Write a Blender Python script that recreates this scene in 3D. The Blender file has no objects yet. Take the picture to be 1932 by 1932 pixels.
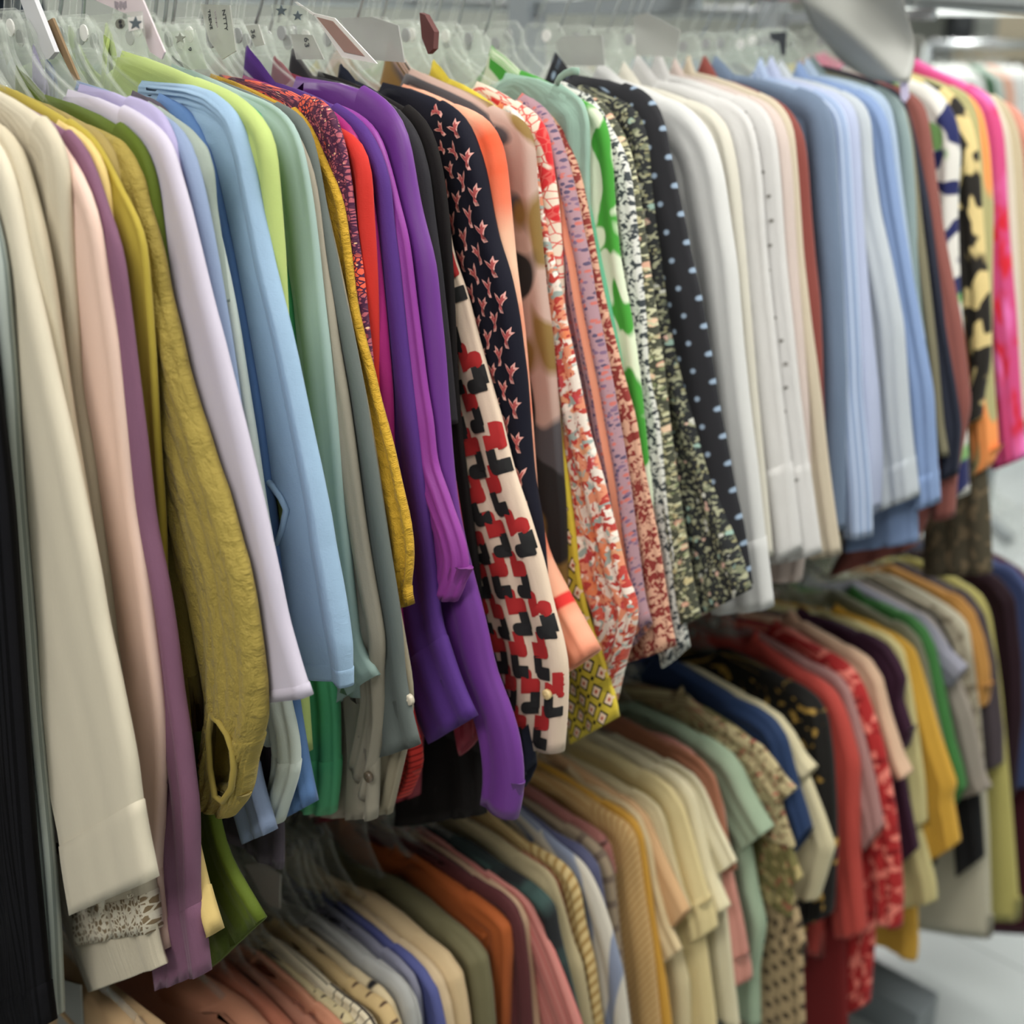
import bpy, math, random
import numpy as np
from mathutils import Vector, Matrix

# ------------------------------------------------------------------ camera, world, lights, exposure
SC = bpy.context.scene
COL = SC.collection
F_PX, D_SH, X_SH, CAM_Z = 2300.0, 0.85, 0.21, 1.98
VPX, VPY = 3400.0, 103.0
PITCH = math.atan2(966 - VPY, F_PX)
YAW = math.atan2(VPX - 966, math.hypot(F_PX, 966 - VPY))
FH = np.array([-math.sin(YAW), math.cos(YAW), 0.0]); UPV = np.array([0, 0, 1.0])
RIGHT = np.array([math.cos(YAW), math.sin(YAW), 0.0])
FWD = FH * math.cos(PITCH) - UPV * math.sin(PITCH)
CUP = FH * math.sin(PITCH) + UPV * math.cos(PITCH)
CAM = np.array([X_SH + D_SH, 0.0, CAM_Z])

def ray(px, py):
    return FWD * F_PX + RIGHT * (px - 966) + CUP * (966 - py)
def on_x(p, x):                                   # pixel -> point on the plane x = const
    r = ray(*p); return CAM + r * ((x - CAM[0]) / r[0])
def on_y(p, y):                                   # pixel -> point on the plane y = const
    r = ray(*p); return CAM + r * (y / r[1])

cd = bpy.data.cameras.new('camera'); cam = bpy.data.objects.new('camera', cd); COL.objects.link(cam)
cam.matrix_world = Matrix(((RIGHT[0], CUP[0], -FWD[0], CAM[0]), (RIGHT[1], CUP[1], -FWD[1], CAM[1]), (RIGHT[2], CUP[2], -FWD[2], CAM[2]), (0, 0, 0, 1)))
cd.sensor_width = 36; cd.lens = 36 * F_PX / 1932; cd.clip_start = 0.02
cd.dof.use_dof = True; cd.dof.focus_distance = 1.02; cd.dof.aperture_fstop = 3.4
SC.camera = cam
w = bpy.data.worlds.new('world'); SC.world = w; w.use_nodes = True
w.node_tree.nodes['Background'].inputs[0].default_value = (1.0, 0.96, 0.88, 1)
w.node_tree.nodes['Background'].inputs[1].default_value = 0.35
SC.view_settings.view_transform = 'Standard'; SC.view_settings.look = 'None'
SC.view_settings.gamma = 1; SC.view_settings.use_curve_mapping = False
SC.view_settings.exposure = 0.0
SC.cycles.max_bounces = 8; SC.cycles.transparent_max_bounces = 24; SC.cycles.diffuse_bounces = 3
SC.cycles.glossy_bounces = 2; SC.cycles.transmission_bounces = 4
SC.cycles.caustics_reflective = False; SC.cycles.caustics_refractive = False
SC.cycles.sample_clamp_indirect = 4; SC.cycles.use_adaptive_sampling = True; SC.cycles.adaptive_threshold = 0.02

def area(name, loc, size, energy, color=(1, 0.985, 0.95)):
    l = bpy.data.lights.new(name, 'AREA'); l.shape = 'RECTANGLE'; l.size, l.size_y = size
    l.energy = energy; l.color = color
    o = bpy.data.objects.new(name, l); COL.objects.link(o); o.location = loc
    return o
CEIL_Z = 2.95
LAMP_W = 19.0
LAMPS = [(0.95, -0.9), (0.95, 1.2), (0.95, 3.3), (-1.9, 0.2), (-1.9, 2.6), (0.95, 5.8), (-1.9, 5.4), (-1.9, 9.0), (1.6, 9.4)]
for lx, ly in LAMPS:
    area('lamp_light', (lx, ly, CEIL_Z - 0.075), (0.5, 1.5), LAMP_W * (3.2 if lx < 0 else 1.35 if ly < 0 else 1.0))

# ------------------------------------------------------------------ helpers
def lin(c):
    return tuple(((v / 255) / 12.92 if v / 255 <= 0.04045 else ((v / 255 + 0.055) / 1.055) ** 2.4) for v in c)

def tag(o, label=None, cat=None, group=None, kind=None):
    if label: o['label'] = label
    if cat: o['category'] = cat
    if group: o['group'] = group
    if kind: o['kind'] = kind
    return o
def empty(name, loc):
    o = bpy.data.objects.new(name, None); COL.objects.link(o); o.location = loc; o.empty_display_size = 0.05
    return o

def mesh_obj(name, V, F, mats, parent=None, uv=None, smooth=True, fmat=None):
    me = bpy.data.meshes.new(name)
    V = np.asarray(V, dtype=float)
    if parent is not None: V = V - np.array(parent.location)
    me.from_pydata(V.tolist(), [], F)
    for m in (mats if isinstance(mats, (list, tuple)) else [mats]): me.materials.append(m)
    if smooth: me.polygons.foreach_set('use_smooth', [True] * len(me.polygons))
    if fmat is not None: me.polygons.foreach_set('material_index', fmat)
    if uv is not None:
        l = me.uv_layers.new(name='UVMap')
        vi = np.empty(len(me.loops), dtype=np.int32); me.loops.foreach_get('vertex_index', vi)
        l.data.foreach_set('uv', np.asarray(uv, dtype=float)[vi].ravel())
    me.update()
    o = bpy.data.objects.new(name, me); COL.objects.link(o)
    if parent is not None: o.parent = parent
    return o

class MB:                                          # collects boxes, tubes and prisms into one mesh
    def __init__(s): s.V = []; s.F = []
    def add(s, V, F):
        n = len(s.V); s.V += [tuple(v) for v in V]; s.F += [tuple(i + n for i in f) for f in F]
    def box(s, a, b, bev=0.0):
        (x0, y0, z0), (x1, y1, z1) = a, b
        s.add([(x, y, z) for z in (z0, z1) for y in (y0, y1) for x in (x0, x1)],
              [(0, 2, 3, 1), (4, 5, 7, 6), (0, 1, 5, 4), (2, 6, 7, 3), (0, 4, 6, 2), (1, 3, 7, 5)])
    def tube(s, pts, r, n=8, flat=1.0):
        pts = [np.array(p, float) for p in pts]; V = []; F = []
        ref = np.array([0, 1.0, 0])
        for i, p in enumerate(pts):
            t = pts[min(i + 1, len(pts) - 1)] - pts[max(i - 1, 0)]; t /= np.linalg.norm(t) + 1e-9
            rf = ref if abs(t @ ref) < 0.9 else np.array([1.0, 0, 0])
            a = np.cross(t, rf); a /= np.linalg.norm(a); b = np.cross(t, a)
            rr = r[i] if isinstance(r, (list, tuple)) else r
            for k in range(n):
                th = 2 * math.pi * k / n
                V.append(p + a * math.cos(th) * rr + b * math.sin(th) * rr * flat)
        for i in range(len(pts) - 1):
            for k in range(n):
                F.append((i * n + k, i * n + (k + 1) % n, (i + 1) * n + (k + 1) % n, (i + 1) * n + k))
        F.append(tuple(range(n - 1, -1, -1))); m = (len(pts) - 1) * n; F.append(tuple(m + k for k in range(n)))
        s.add(V, F)
    def prism(s, poly, y0, y1):                    # polygon in (x, z), extruded along y
        n = len(poly)
        s.add([(x, y0, z) for x, z in poly] + [(x, y1, z) for x, z in poly],
              [tuple(range(n - 1, -1, -1)), tuple(range(n, 2 * n))] + [(i, (i + 1) % n, n + (i + 1) % n, n + i) for i in range(n)])
    def build(s, name, m, parent=None, smooth=False):
        return mesh_obj(name, s.V, s.F, m, parent, smooth=smooth)

# ------------------------------------------------------------------ materials
MATS = {}
class NT:
    def __init__(s, name):
        s.m = bpy.data.materials.new(name); s.m.use_nodes = True; s.t = s.m.node_tree
        s.b = s.t.nodes['Principled BSDF']; s.out = s.t.nodes['Material Output']
    def n(s, typ, **kw):
        nd = s.t.nodes.new(typ)
        for k, v in kw.items(): setattr(nd, k, v)
        return nd
    def l(s, a, b): s.t.links.new(a, b)
    def val(s, sock, v):
        if isinstance(v, (int, float)): sock.default_value = v
        elif isinstance(v, tuple): sock.default_value = v
        else: s.l(v, sock)
    def math(s, op, a, b=0.0, clamp=False):
        nd = s.n('ShaderNodeMath', operation=op, use_clamp=clamp); s.val(nd.inputs[0], a); s.val(nd.inputs[1], b)
        return nd.outputs[0]
    def vec(s, uv, sx, sy, rot=0, ox=0.0, oy=0.0):
        nd = s.n('ShaderNodeMapping'); s.l(uv, nd.inputs[0])
        nd.inputs['Scale'].default_value = (sx, sy, 1); nd.inputs['Rotation'].default_value = (0, 0, rot); nd.inputs['Location'].default_value = (ox, oy, 0)
        return nd.outputs[0]
    def xy(s, v):
        nd = s.n('ShaderNodeSeparateXYZ'); s.l(v, nd.inputs[0]); return nd.outputs[0], nd.outputs[1]
    def mix(s, f, a, b):
        nd = s.n('ShaderNodeMix', data_type='RGBA'); s.val(nd.inputs[0], f); s.val(nd.inputs[6], a); s.val(nd.inputs[7], b)
        return nd.outputs[2]
    def noise(s, v, scale, detail=2.0, rough=0.5, dist=0.0):
        nd = s.n('ShaderNodeTexNoise'); s.l(v, nd.inputs['Vector']); nd.inputs['Scale'].default_value = scale
        nd.inputs['Detail'].default_value = detail; nd.inputs['Roughness'].default_value = rough; nd.inputs['Distortion'].default_value = dist
        return nd.outputs[0]
    def ramp(s, f, stops, interp='CONSTANT'):
        nd = s.n('ShaderNodeValToRGB'); cr = nd.color_ramp; cr.interpolation = interp
        while len(cr.elements) < len(stops): cr.elements.new(0.5)
        for e, (p, c) in zip(cr.elements, stops): e.position = p; e.color = lin(c) + (1,)
        s.l(f, nd.inputs[0]); return nd.outputs[0]
    def step(s, v, th, soft=0.03):                 # 1 above th
        return s.math('MULTIPLY', s.math('SUBTRACT', v, th - soft / 2), 1 / soft, True)

def soften(c, k=0.10, g=0.97):
    m = 0.3 * c[0] + 0.59 * c[1] + 0.11 * c[2]
    return tuple((v * (1 - k) + m * k) * g for v in c)
def fabric(name, base, layers=(), rough=0.75, bump=0.25, weave=900, wr=(25, 6), sheen=0.25, spec=0.25):
    """cloth: base colour plus printed layers in cloth coordinates (metres), crinkle and weave bump"""
    if name in MATS: return MATS[name]
    N = NT(name); uv = N.n('ShaderNodeUVMap').outputs[0]
    c = lin(soften(base)) + (1,)
    slub = N.noise(N.vec(uv, 500, 60), 1.0, 2)
    col = N.mix(N.math('MULTIPLY', slub, 0.16), c, tuple(v * 0.72 for v in c[:3]) + (1,))
    for L in layers:
        k = L[0]
        if k == 'blob':                            # (scale x, scale y, threshold, colour, distortion, seed)
            _, sx, sy, th, cc, dist, seed = L
            f = N.step(N.noise(N.vec(uv, sx, sy, 0.3, seed, seed * .7), 1.0, 1.0, 0.4, dist), th, 0.03)
            col = N.mix(f, col, lin(cc) + (1,))
        elif k == 'soft':
            _, sx, sy, th, cc, wdt, seed = L
            f = N.step(N.noise(N.vec(uv, sx, sy, 0, seed, seed), 1.0, 2.0), th, wdt)
            col = N.mix(f, col, lin(cc) + (1,))
        elif k == 'cell':                          # flowers: (cells per metre, radius, colours, seed, wobble)
            _, sc, rad, ccs, seed, wob = L
            v0 = N.vec(uv, sc, sc * .9, 0.4, seed, seed)
            nz = N.n('ShaderNodeTexNoise'); N.l(v0, nz.inputs['Vector']); nz.inputs['Scale'].default_value = 3.0
            ad = N.n('ShaderNodeMix', data_type='RGBA', blend_type='ADD'); ad.inputs[0].default_value = wob; N.l(v0, ad.inputs[6]); N.l(nz.outputs[1], ad.inputs[7])
            vo = N.n('ShaderNodeTexVoronoi'); N.l(ad.outputs[2], vo.inputs['Vector']); vo.inputs['Scale'].default_value = 1.0
            f = N.math('SUBTRACT', 1.0, N.step(vo.outputs['Distance'], rad, 0.06))
            sp = N.n('ShaderNodeSeparateColor'); N.l(vo.outputs['Color'], sp.inputs[0])
            rc = N.ramp(sp.outputs[0], [(i / len(ccs), q) for i, q in enumerate(ccs)])
            col = N.mix(f, col, rc)
        elif k == 'vein':                          # crackle lines: (cells per metre, width, colour, seed)
            _, sc, wd, cc, seed = L
            vo = N.n('ShaderNodeTexVoronoi', feature='DISTANCE_TO_EDGE'); N.l(N.vec(uv, sc, sc, 0.2, seed, seed), vo.inputs['Vector']); vo.inputs['Scale'].default_value = 1.0
            f = N.math('SUBTRACT', 1.0, N.step(vo.outputs['Distance'], wd, 0.04))
            col = N.mix(f, col, lin(cc) + (1,))
        elif k == 'stripe':                        # (axis 0 = across, period m, duty, colour, offset)
            _, ax, per, duty, cc, off = L
            x = N.xy(uv)[ax]
            f = N.step(N.math('FRACT', N.math('ADD', N.math('DIVIDE', x, per), off + 50.0)), 1 - duty, 0.06)
            col = N.mix(f, col, lin(cc) + (1,))
        elif k == 'diag':
            _, per, duty, cc, rot = L
            x = N.xy(N.vec(uv, 1, 1, rot))[0]
            f = N.step(N.math('FRACT', N.math('ADD', N.math('DIVIDE', x, per), 50.0)), 1 - duty, 0.06)
            col = N.mix(f, col, lin(cc) + (1,))
        elif k == 'dot':                           # staggered dots: (period, radius, colour)
            _, per, rad, cc = L
            x, y = N.xy(N.vec(uv, 1 / per, 1 / per, 0.785, 50, 50))
            fx = N.math('SUBTRACT', N.math('FRACT', x), 0.5); fy = N.math('SUBTRACT', N.math('FRACT', y), 0.5)
            d = N.math('SQRT', N.math('ADD', N.math('MULTIPLY', fx, fx), N.math('MULTIPLY', fy, fy)))
            col = N.mix(N.math('SUBTRACT', 1.0, N.step(d, rad, 0.08)), col, lin(cc) + (1,))
        elif k == 'band':                          # along the length: (from m, to m, colour, softness)
            _, a, b, cc, so = L
            y = N.xy(uv)[1]
            f = N.math('MULTIPLY', N.step(y, a, so), N.math('SUBTRACT', 1.0, N.step(y, b, so)))
            col = N.mix(f, col, lin(cc) + (1,))
    N.l(col, N.b.inputs['Base Color']) if hasattr(col, 'links') else None
    N.b.inputs['Roughness'].default_value = rough
    N.b.inputs['Specular IOR Level'].default_value = spec
    N.b.inputs['Sheen Weight'].default_value = sheen; N.b.inputs['Sheen Roughness'].default_value = 0.4
    N.b.inputs['Sheen Tint'].default_value = tuple(min(1, v * .6 + .3) for v in c[:3]) + (1,)
    h1 = N.noise(N.vec(uv, wr[0], wr[1], 0.5), 1.0, 5, 0.6, 0.4)
    h2 = N.noise(N.vec(uv, weave, weave), 1.0, 2)
    hh = N.math('ADD', h1, N.math('MULTIPLY', h2, 0.10))
    bp = N.n('ShaderNodeBump'); bp.inputs['Strength'].default_value = min(1, bump); bp.inputs['Distance'].default_value = 0.007
    N.l(hh, bp.inputs['Height']); N.l(bp.outputs[0], N.b.inputs['Normal'])
    MATS[name] = N.m
    return N.m

def plain(name, rgb, rough=0.5, metal=0.0, emit=0.0, spec=0.5, var=0.04):
    if name in MATS: return MATS[name]
    N = NT(name); tc = N.n('ShaderNodeTexCoord').outputs['Object']
    c = lin(rgb) + (1,)
    col = N.mix(N.math('MULTIPLY', N.noise(tc, 14, 3), var), c, tuple(v * .6 for v in c[:3]) + (1,))
    N.l(col, N.b.inputs['Base Color']); N.b.inputs['Roughness'].default_value = rough; N.b.inputs['Metallic'].default_value = metal
    N.b.inputs['Specular IOR Level'].default_value = spec
    if emit:
        N.b.inputs['Emission Color'].default_value = c; N.b.inputs['Emission Strength'].default_value = emit
    MATS[name] = N.m; return N.m

def clear(name, tint=(0.975, 0.985, 0.975), opac=0.035, rough=0.07, base=(0.95, 0.96, 0.93)):
    if name in MATS: return MATS[name]
    N = NT(name)
    tr = N.n('ShaderNodeBsdfTransparent'); tr.inputs[0].default_value = tint + (1,)
    N.b.inputs['Base Color'].default_value = base + (1,); N.b.inputs['Roughness'].default_value = rough
    N.b.inputs['Specular IOR Level'].default_value = 0.9
    lw = N.n('ShaderNodeLayerWeight'); lw.inputs['Blend'].default_value = 0.22
    f = N.math('ADD', N.math('MULTIPLY', lw.outputs['Facing'], 0.36), opac, True)
    mx = N.n('ShaderNodeMixShader'); N.l(f, mx.inputs[0]); N.l(tr.outputs[0], mx.inputs[1]); N.l(N.b.outputs[0], mx.inputs[2])
    N.l(mx.outputs[0], N.out.inputs['Surface'])
    MATS[name] = N.m; return N.m

STEEL = plain('brushed_steel', (190, 195, 198), 0.28, 0.9)
CLEAR = clear('clear_plastic')
WHITE_PL = plain('white_plastic', (226, 226, 228), 0.4)
PAPER = plain('white_paper', (232, 230, 226), 0.7)
INK = plain('dark_ink', (52, 54, 60), 0.6)
INK_S = plain('slate_ink', (92, 104, 112), 0.6)
DARK_IN = plain('shadow_lining', (60, 50, 35), 0.9)

# ------------------------------------------------------------------ cloth geometry
RNG = random.Random(7)
def resample(P, n, smooth=2):
    P = np.asarray(P, float); d = np.r_[0, np.cumsum(np.linalg.norm(np.diff(P, axis=0), axis=1))]
    s = np.linspace(0, d[-1], n)
    Q = np.c_[[np.interp(s, d, P[:, k]) for k in range(P.shape[1])]].T
    for _ in range(smooth):
        Q[1:-1] = 0.25 * Q[:-2] + 0.5 * Q[1:-1] + 0.25 * Q[2:]
    return Q, d[-1]

def fold_fn(rng, amp, lam):
    """vertical folds of hanging cloth: round crests, narrow valleys, slowly wandering"""
    ph = rng.uniform(0, 1); dr = rng.uniform(-0.5, 0.5); ph2 = rng.uniform(0, 6.28); k2 = rng.uniform(5, 9); l2 = lam * rng.uniform(2.2, 3.2)
    def f(v, L):
        g = np.abs(np.sin(np.pi * (v / lam + ph + dr * L + 0.10 * np.sin(k2 * L + ph2))))
        h = np.sin(2 * np.pi * (v / l2 + ph2) + 3.0 * L)
        return amp * ((g - 0.6) * 1.0 + 0.5 * h)
    return f

def drape(name, mat, path, y, wf, tf, fold, parent, end_dir=None, mirror=False, n=46, m=18, skew=1.5, split=None, cuffmat=None,
          gather=None, decals=None, mats=None, hang=0.45, cgather=None, hole=None):
    """cloth tube hanging along a traced outer edge (x, z) in the plane y; its far layer lies behind"""
    P, Ltot = resample(path, n, 2)
    T = np.gradient(P, axis=0); T /= np.linalg.norm(T, axis=1)[:, None]
    Nn = np.c_[T[:, 1], -T[:, 0]]                               # inward: downwards on the shoulder, to the rod on the sleeve
    for _ in range(8): Nn[1:-1] = 0.25 * Nn[:-2] + 0.5 * Nn[1:-1] + 0.25 * Nn[2:]
    s = np.linspace(0, 1, n)
    if end_dir is not None:
        e = np.array(end_dir, float); e /= np.linalg.norm(e)
        b = np.clip((s - 1 + hang) / hang, 0, 1)[:, None]; b = b * b * (3 - 2 * b)
        b = np.clip(b * 1.25, 0, 1)
        Nn = Nn * (1 - b) + e * b
    Nn /= np.linalg.norm(Nn, axis=1)[:, None]
    W = np.array([wf(q) for q in s]); Th = np.array([tf(q) for q in s])
    j = np.linspace(0, 1, m + 1) ** skew
    v = W[:, None] * j[None, :]                                  # distance in from the edge, near layer
    L = (s * Ltot)[:, None] + 0 * v
    def half(v):
        r = np.minimum(0.75 * Th, 0.45 * W)[:, None]
        a = np.clip(v / r, 0, 1); b = np.clip((W[:, None] - v) / r, 0, 1)
        return Th[:, None] / 2 * np.sqrt(np.clip(1 - (1 - a) ** 2, 0, 1)) * np.sqrt(np.clip(1 - (1 - b) ** 2, 0, 1))
    env = np.clip(v / 0.0045, 0, 1) * np.clip((W[:, None] - v) / 0.006, 0, 1) * np.clip(s / 0.12, 0.15, 1)[:, None]
    near = -(half(v) + env * fold(v, L))
    for g in (gather, cgather):
        if g is not None:
            gs, ga, gw, gl = g                                   # gathers: position along, amplitude, spread, wavelength
            near += -env * ga * np.exp(-((s - gs) / gw) ** 2)[:, None] * np.sin(2 * np.pi * v / gl + 14 * np.sin(v * 90))
    far_i = np.arange(m - 1, 0, -2)
    X = P[:, None, 0] + Nn[:, None, 0] * v; Z = P[:, None, 1] + Nn[:, None, 1] * v
    A = np.stack([X, y + near, Z], 2)                            # near grid
    Fv = v[:, far_i]; B = np.stack([X[:, far_i], y + half(Fv) - 0.3 * env[:, far_i] * fold(Fv + .3, L[:, far_i]), Z[:, far_i]], 2)
    G_ = np.concatenate([A, B], 1); R = G_.shape[1]
    UV_ = np.stack([np.concatenate([v, -Fv], 1), (s * Ltot)[:, None] + np.zeros((n, R))], 2)
    def inside(x, z):
        c = False; k = len(hole) - 1
        for i in range(len(hole)):
            (xi, zi), (xk, zk) = hole[i], hole[k]
            if (zi > z) != (zk > z) and x < (xk - xi) * (z - zi) / (zk - zi) + xi: c = not c
            k = i
        return c
    def emit(nm, G, UV, mm, closed, dec):
        V = G.reshape(-1, 3); uv = UV.reshape(-1, 2); F = []
        for i in range(len(G) - 1):
            for k in range(R):
                if hole is not None and 0 < k < m:
                    c4 = (G[i, k] + G[i + 1, k + 1]) / 2
                    if inside(c4[0], c4[2]): continue
                F.append((i * R + k, (i + 1) * R + k, (i + 1) * R + (k + 1) % R, i * R + (k + 1) % R))
        fm = [0] * len(F)
        if closed:                                               # hollow opening: the hem turns up inside
            c = G[-1].mean(0)
            for q, (sh, up) in enumerate(((0.82, 0.001), (0.8, 0.045))):
                ring = c + (G[-1] - c) * np.array([sh ** .3, sh, sh ** .3]) - np.r_[T[-1][0], 0, T[-1][1]] * up
                b0 = len(V) - R; V = np.r_[V, ring]; uv = np.r_[uv, UV[-1] + [0, -0.002 - 0.04 * q]]
                b1 = len(V) - R
                for k in range(R): F.append((b0 + k, b1 + k, b1 + (k + 1) % R, b0 + (k + 1) % R)); fm.append(0)
            F.append(tuple(len(V) - R + k for k in range(R))); fm.append(0)
        if dec:
            def at(L_, v_):                                      # point of the near layer at length L_, v_ in from the edge
                q = np.clip(L_ / Ltot, 0, 1) * (n - 1); i = int(min(q, n - 2)); fr = q - i
                def row(i):
                    jj = np.interp(v_, v[i], np.arange(m + 1)); k = int(min(jj, m - 1)); g = jj - k
                    return A[i, k] * (1 - g) + A[i, k + 1] * g, A[i, k + 1] - A[i, k]
                a, da = row(i); b, db = row(i + 1)
                p_ = a * (1 - fr) + b * fr; nn = np.cross(b - a + 1e-9, da); nn /= np.linalg.norm(nn) + 1e-9
                if nn[1] > 0 and abs(nn[0]) < .9: nn = -nn
                return p_, nn
            VV = [V]; UU = [uv]; cnt = len(V)
            for poly, mi, lift in dec(0.0, Ltot, W):
                c = np.mean(poly, 0); ring = []
                for kk in (0.0, 0.35, 0.7, 1.0):
                    if kk == 0: ring.append([at(*c)])
                    else: ring.append([at(*(c + (np.array(q) - c) * kk)) for q in poly])
                pts = [q + nn * lift for rg in ring for q, nn in rg]; k = len(poly)
                VV.append(np.array(pts)); UU.append(np.zeros((len(pts), 2)))
                for a in range(k):
                    b = (a + 1) % k
                    F.append((cnt, cnt + 1 + a, cnt + 1 + b)); fm.append(mi)
                    for q in (1, 1 + k): F.append((cnt + q + a, cnt + q + k + a, cnt + q + k + b, cnt + q + b)); fm.append(mi)
                cnt += len(pts)
            V = np.concatenate(VV); uv = np.concatenate(UU)
        if mirror: V = V * np.array([-1, 1, 1])
        return mesh_obj(nm, V, F, mm, parent, uv, fmat=fm)
    if split is None:
        return emit(name, G_, UV_, mats or mat, True, decals)
    k = int(np.clip(round(split * (n - 1)), 2, n - 2))
    emit(name, G_[:k + 1], UV_[:k + 1], mats or mat, False, decals)
    C = G_[k:].copy(); cen = C.mean(1, keepdims=True); d = C - cen
    d[:, :, 1] *= 1.10; d[:, :, 0] *= 1.006
    C = cen + d; lip = cen[0] + (G_[k] - cen[0]) * np.array([.99, .86, 1]) + np.array([0, 0, .001])
    C = np.concatenate([lip[None], C]); U2 = np.concatenate([UV_[k][None], UV_[k:]])
    return emit('cuff', C, U2, cuffmat or mat, True, None)

def body_mesh(name, mat, out, y, th, fold, parent, zhem, slant=0.0, n=40, h=16):
    """front and back of a garment hanging flat under its hanger; out = right outline (x, z), neck to hem"""
    O = np.array(out, float)
    for i in range(1, len(O)):
        O[i, 1] = min(O[i, 1], O[i - 1, 1] - 0.0006)
    z0 = O[0, 1]; zc = np.linspace(0, 1, n) ** 1.25 * (z0 - zhem); zs = z0 - zc
    B = np.interp(-zs, -O[:, 1], O[:, 0])
    for _ in range(2): B[1:-1] = 0.25 * B[:-2] + 0.5 * B[1:-1] + 0.25 * B[2:]
    Bw = np.maximum(B, 0.03)
    dz = np.gradient(-zs); sl = np.abs(np.gradient(Bw) / (dz + 1e-9))  # how flat the outline runs here
    r = np.clip(th * 0.6 * np.maximum(1, np.minimum(sl, 4)), 0.006, 0.035)
    th_ = np.linspace(0, math.pi, h + 1)
    u = np.cos(th_)
    V = []; UV = []
    dep = np.clip((z0 - zs) / 0.25, 0, 1)
    ramp = np.clip((z0 - zs) / (z0 - zhem) * 1.8 - 0.8, 0, 1)
    for i in range(n):
        x = Bw[i] * u; e = Bw[i] - np.abs(x)
        hh = th / 2 * np.sqrt(np.clip(1 - (1 - np.clip(e / r[i], 0, 1)) ** 2, 0, 1))
        f = fold(e + 0 * e, np.full_like(x, z0 - zs[i])) * np.clip(e / 0.01, 0, 1) * dep[i]
        zz = zs[i] + slant * ramp[i] * np.clip(Bw[i] - x, 0, 0.5)
        scoop = np.clip(1 - np.abs(x) / max(.05, Bw[0]), 0, 1) ** .6 * max(0.0, 1 - (z0 - zs[i]) / .13)   # neck opening
        A = np.c_[x, y - hh - f, zz - .075 * scoop]; C = np.c_[x[1:-1][::-1], (y + hh - 0.3 * f)[1:-1][::-1], (zz - .03 * scoop)[1:-1][::-1]]
        V.append(np.r_[A, C]); UV.append(np.r_[np.c_[e * np.sign(u + 1e-6), 0 * e + (z0 - zs[i])], np.c_[-e[1:-1][::-1], 0 * e[1:-1] + (z0 - zs[i])]])
    R = len(V[0]); V = np.concatenate(V); UV = np.concatenate(UV); F = []
    for i in range(n - 1):
        for k in range(R): F.append((i * R + k, (i + 1) * R + k, (i + 1) * R + (k + 1) % R, i * R + (k + 1) % R))
    F.append(tuple(range(R)))
    last = V[-R:]; c = last.mean(0)
    ring = c + (last - c) * np.array([.99, .75, 1]) + np.array([0, 0, .05])
    b0 = len(V) - R; V = np.r_[V, ring]; UV = np.r_[UV, UV[-R:]]
    for k in range(R): F.append((b0 + k, b0 + R + k, b0 + R + (k + 1) % R, b0 + (k + 1) % R))
    F.append(tuple(b0 + R + k for k in range(R)))
    return mesh_obj(name, V, F, mat, parent, UV)

def collar_mesh(mat, y, base, peak, th, parent, xin=None):
    """turned-down collar: stand round the neck, fold line at the peak, leaf lying on the shoulder"""
    bx, bz = base; px, pz = peak
    px = max(px, 0.028); bx = max(bx, px + 0.006)
    n = 26; V = []; UV = []
    dy = max(0.006, th * 0.5)
    prof = [(px - 0.004, bz + 0.0, 0.7), (px - 0.002, pz - 0.012, 0.75), (px, pz - 0.002, 0.85), (px + 0.003, pz, 1.0), (px + 0.006, pz - 0.003, 1.1),
            (px * .6 + bx * .4 + .003, pz * .6 + bz * .4, 1.18), (px * .25 + bx * .75 + .003, pz * .25 + bz * .75 - .001, 1.2), (bx + 0.002, bz - 0.001, 1.18), (bx - .004, bz - 0.008, .8)]
    for k in range(n):
        a = 2 * math.pi * k / n; ca, sa = math.cos(a), math.sin(a)
        cc = math.copysign(abs(ca) ** 0.8, ca)
        dip = (0.075 if sa < 0 else 0.040) * abs(sa) ** 1.35   # lower at the front of the neck, a little at the back
        for q, (x, z, s) in enumerate(prof):
            V.append((x * cc, y + dy * s * sa, z - dip - 0.004 * (1 - abs(ca)))); UV.append((0.05 * a, 0.01 * q))
    m = len(prof); F = []
    for k in range(n):
        for q in range(m - 1): F.append((k * m + q, k * m + q + 1, ((k + 1) % n) * m + q + 1, ((k + 1) % n) * m + q))
    return mesh_obj('collar', V, F, mat, parent, UV)

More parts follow.
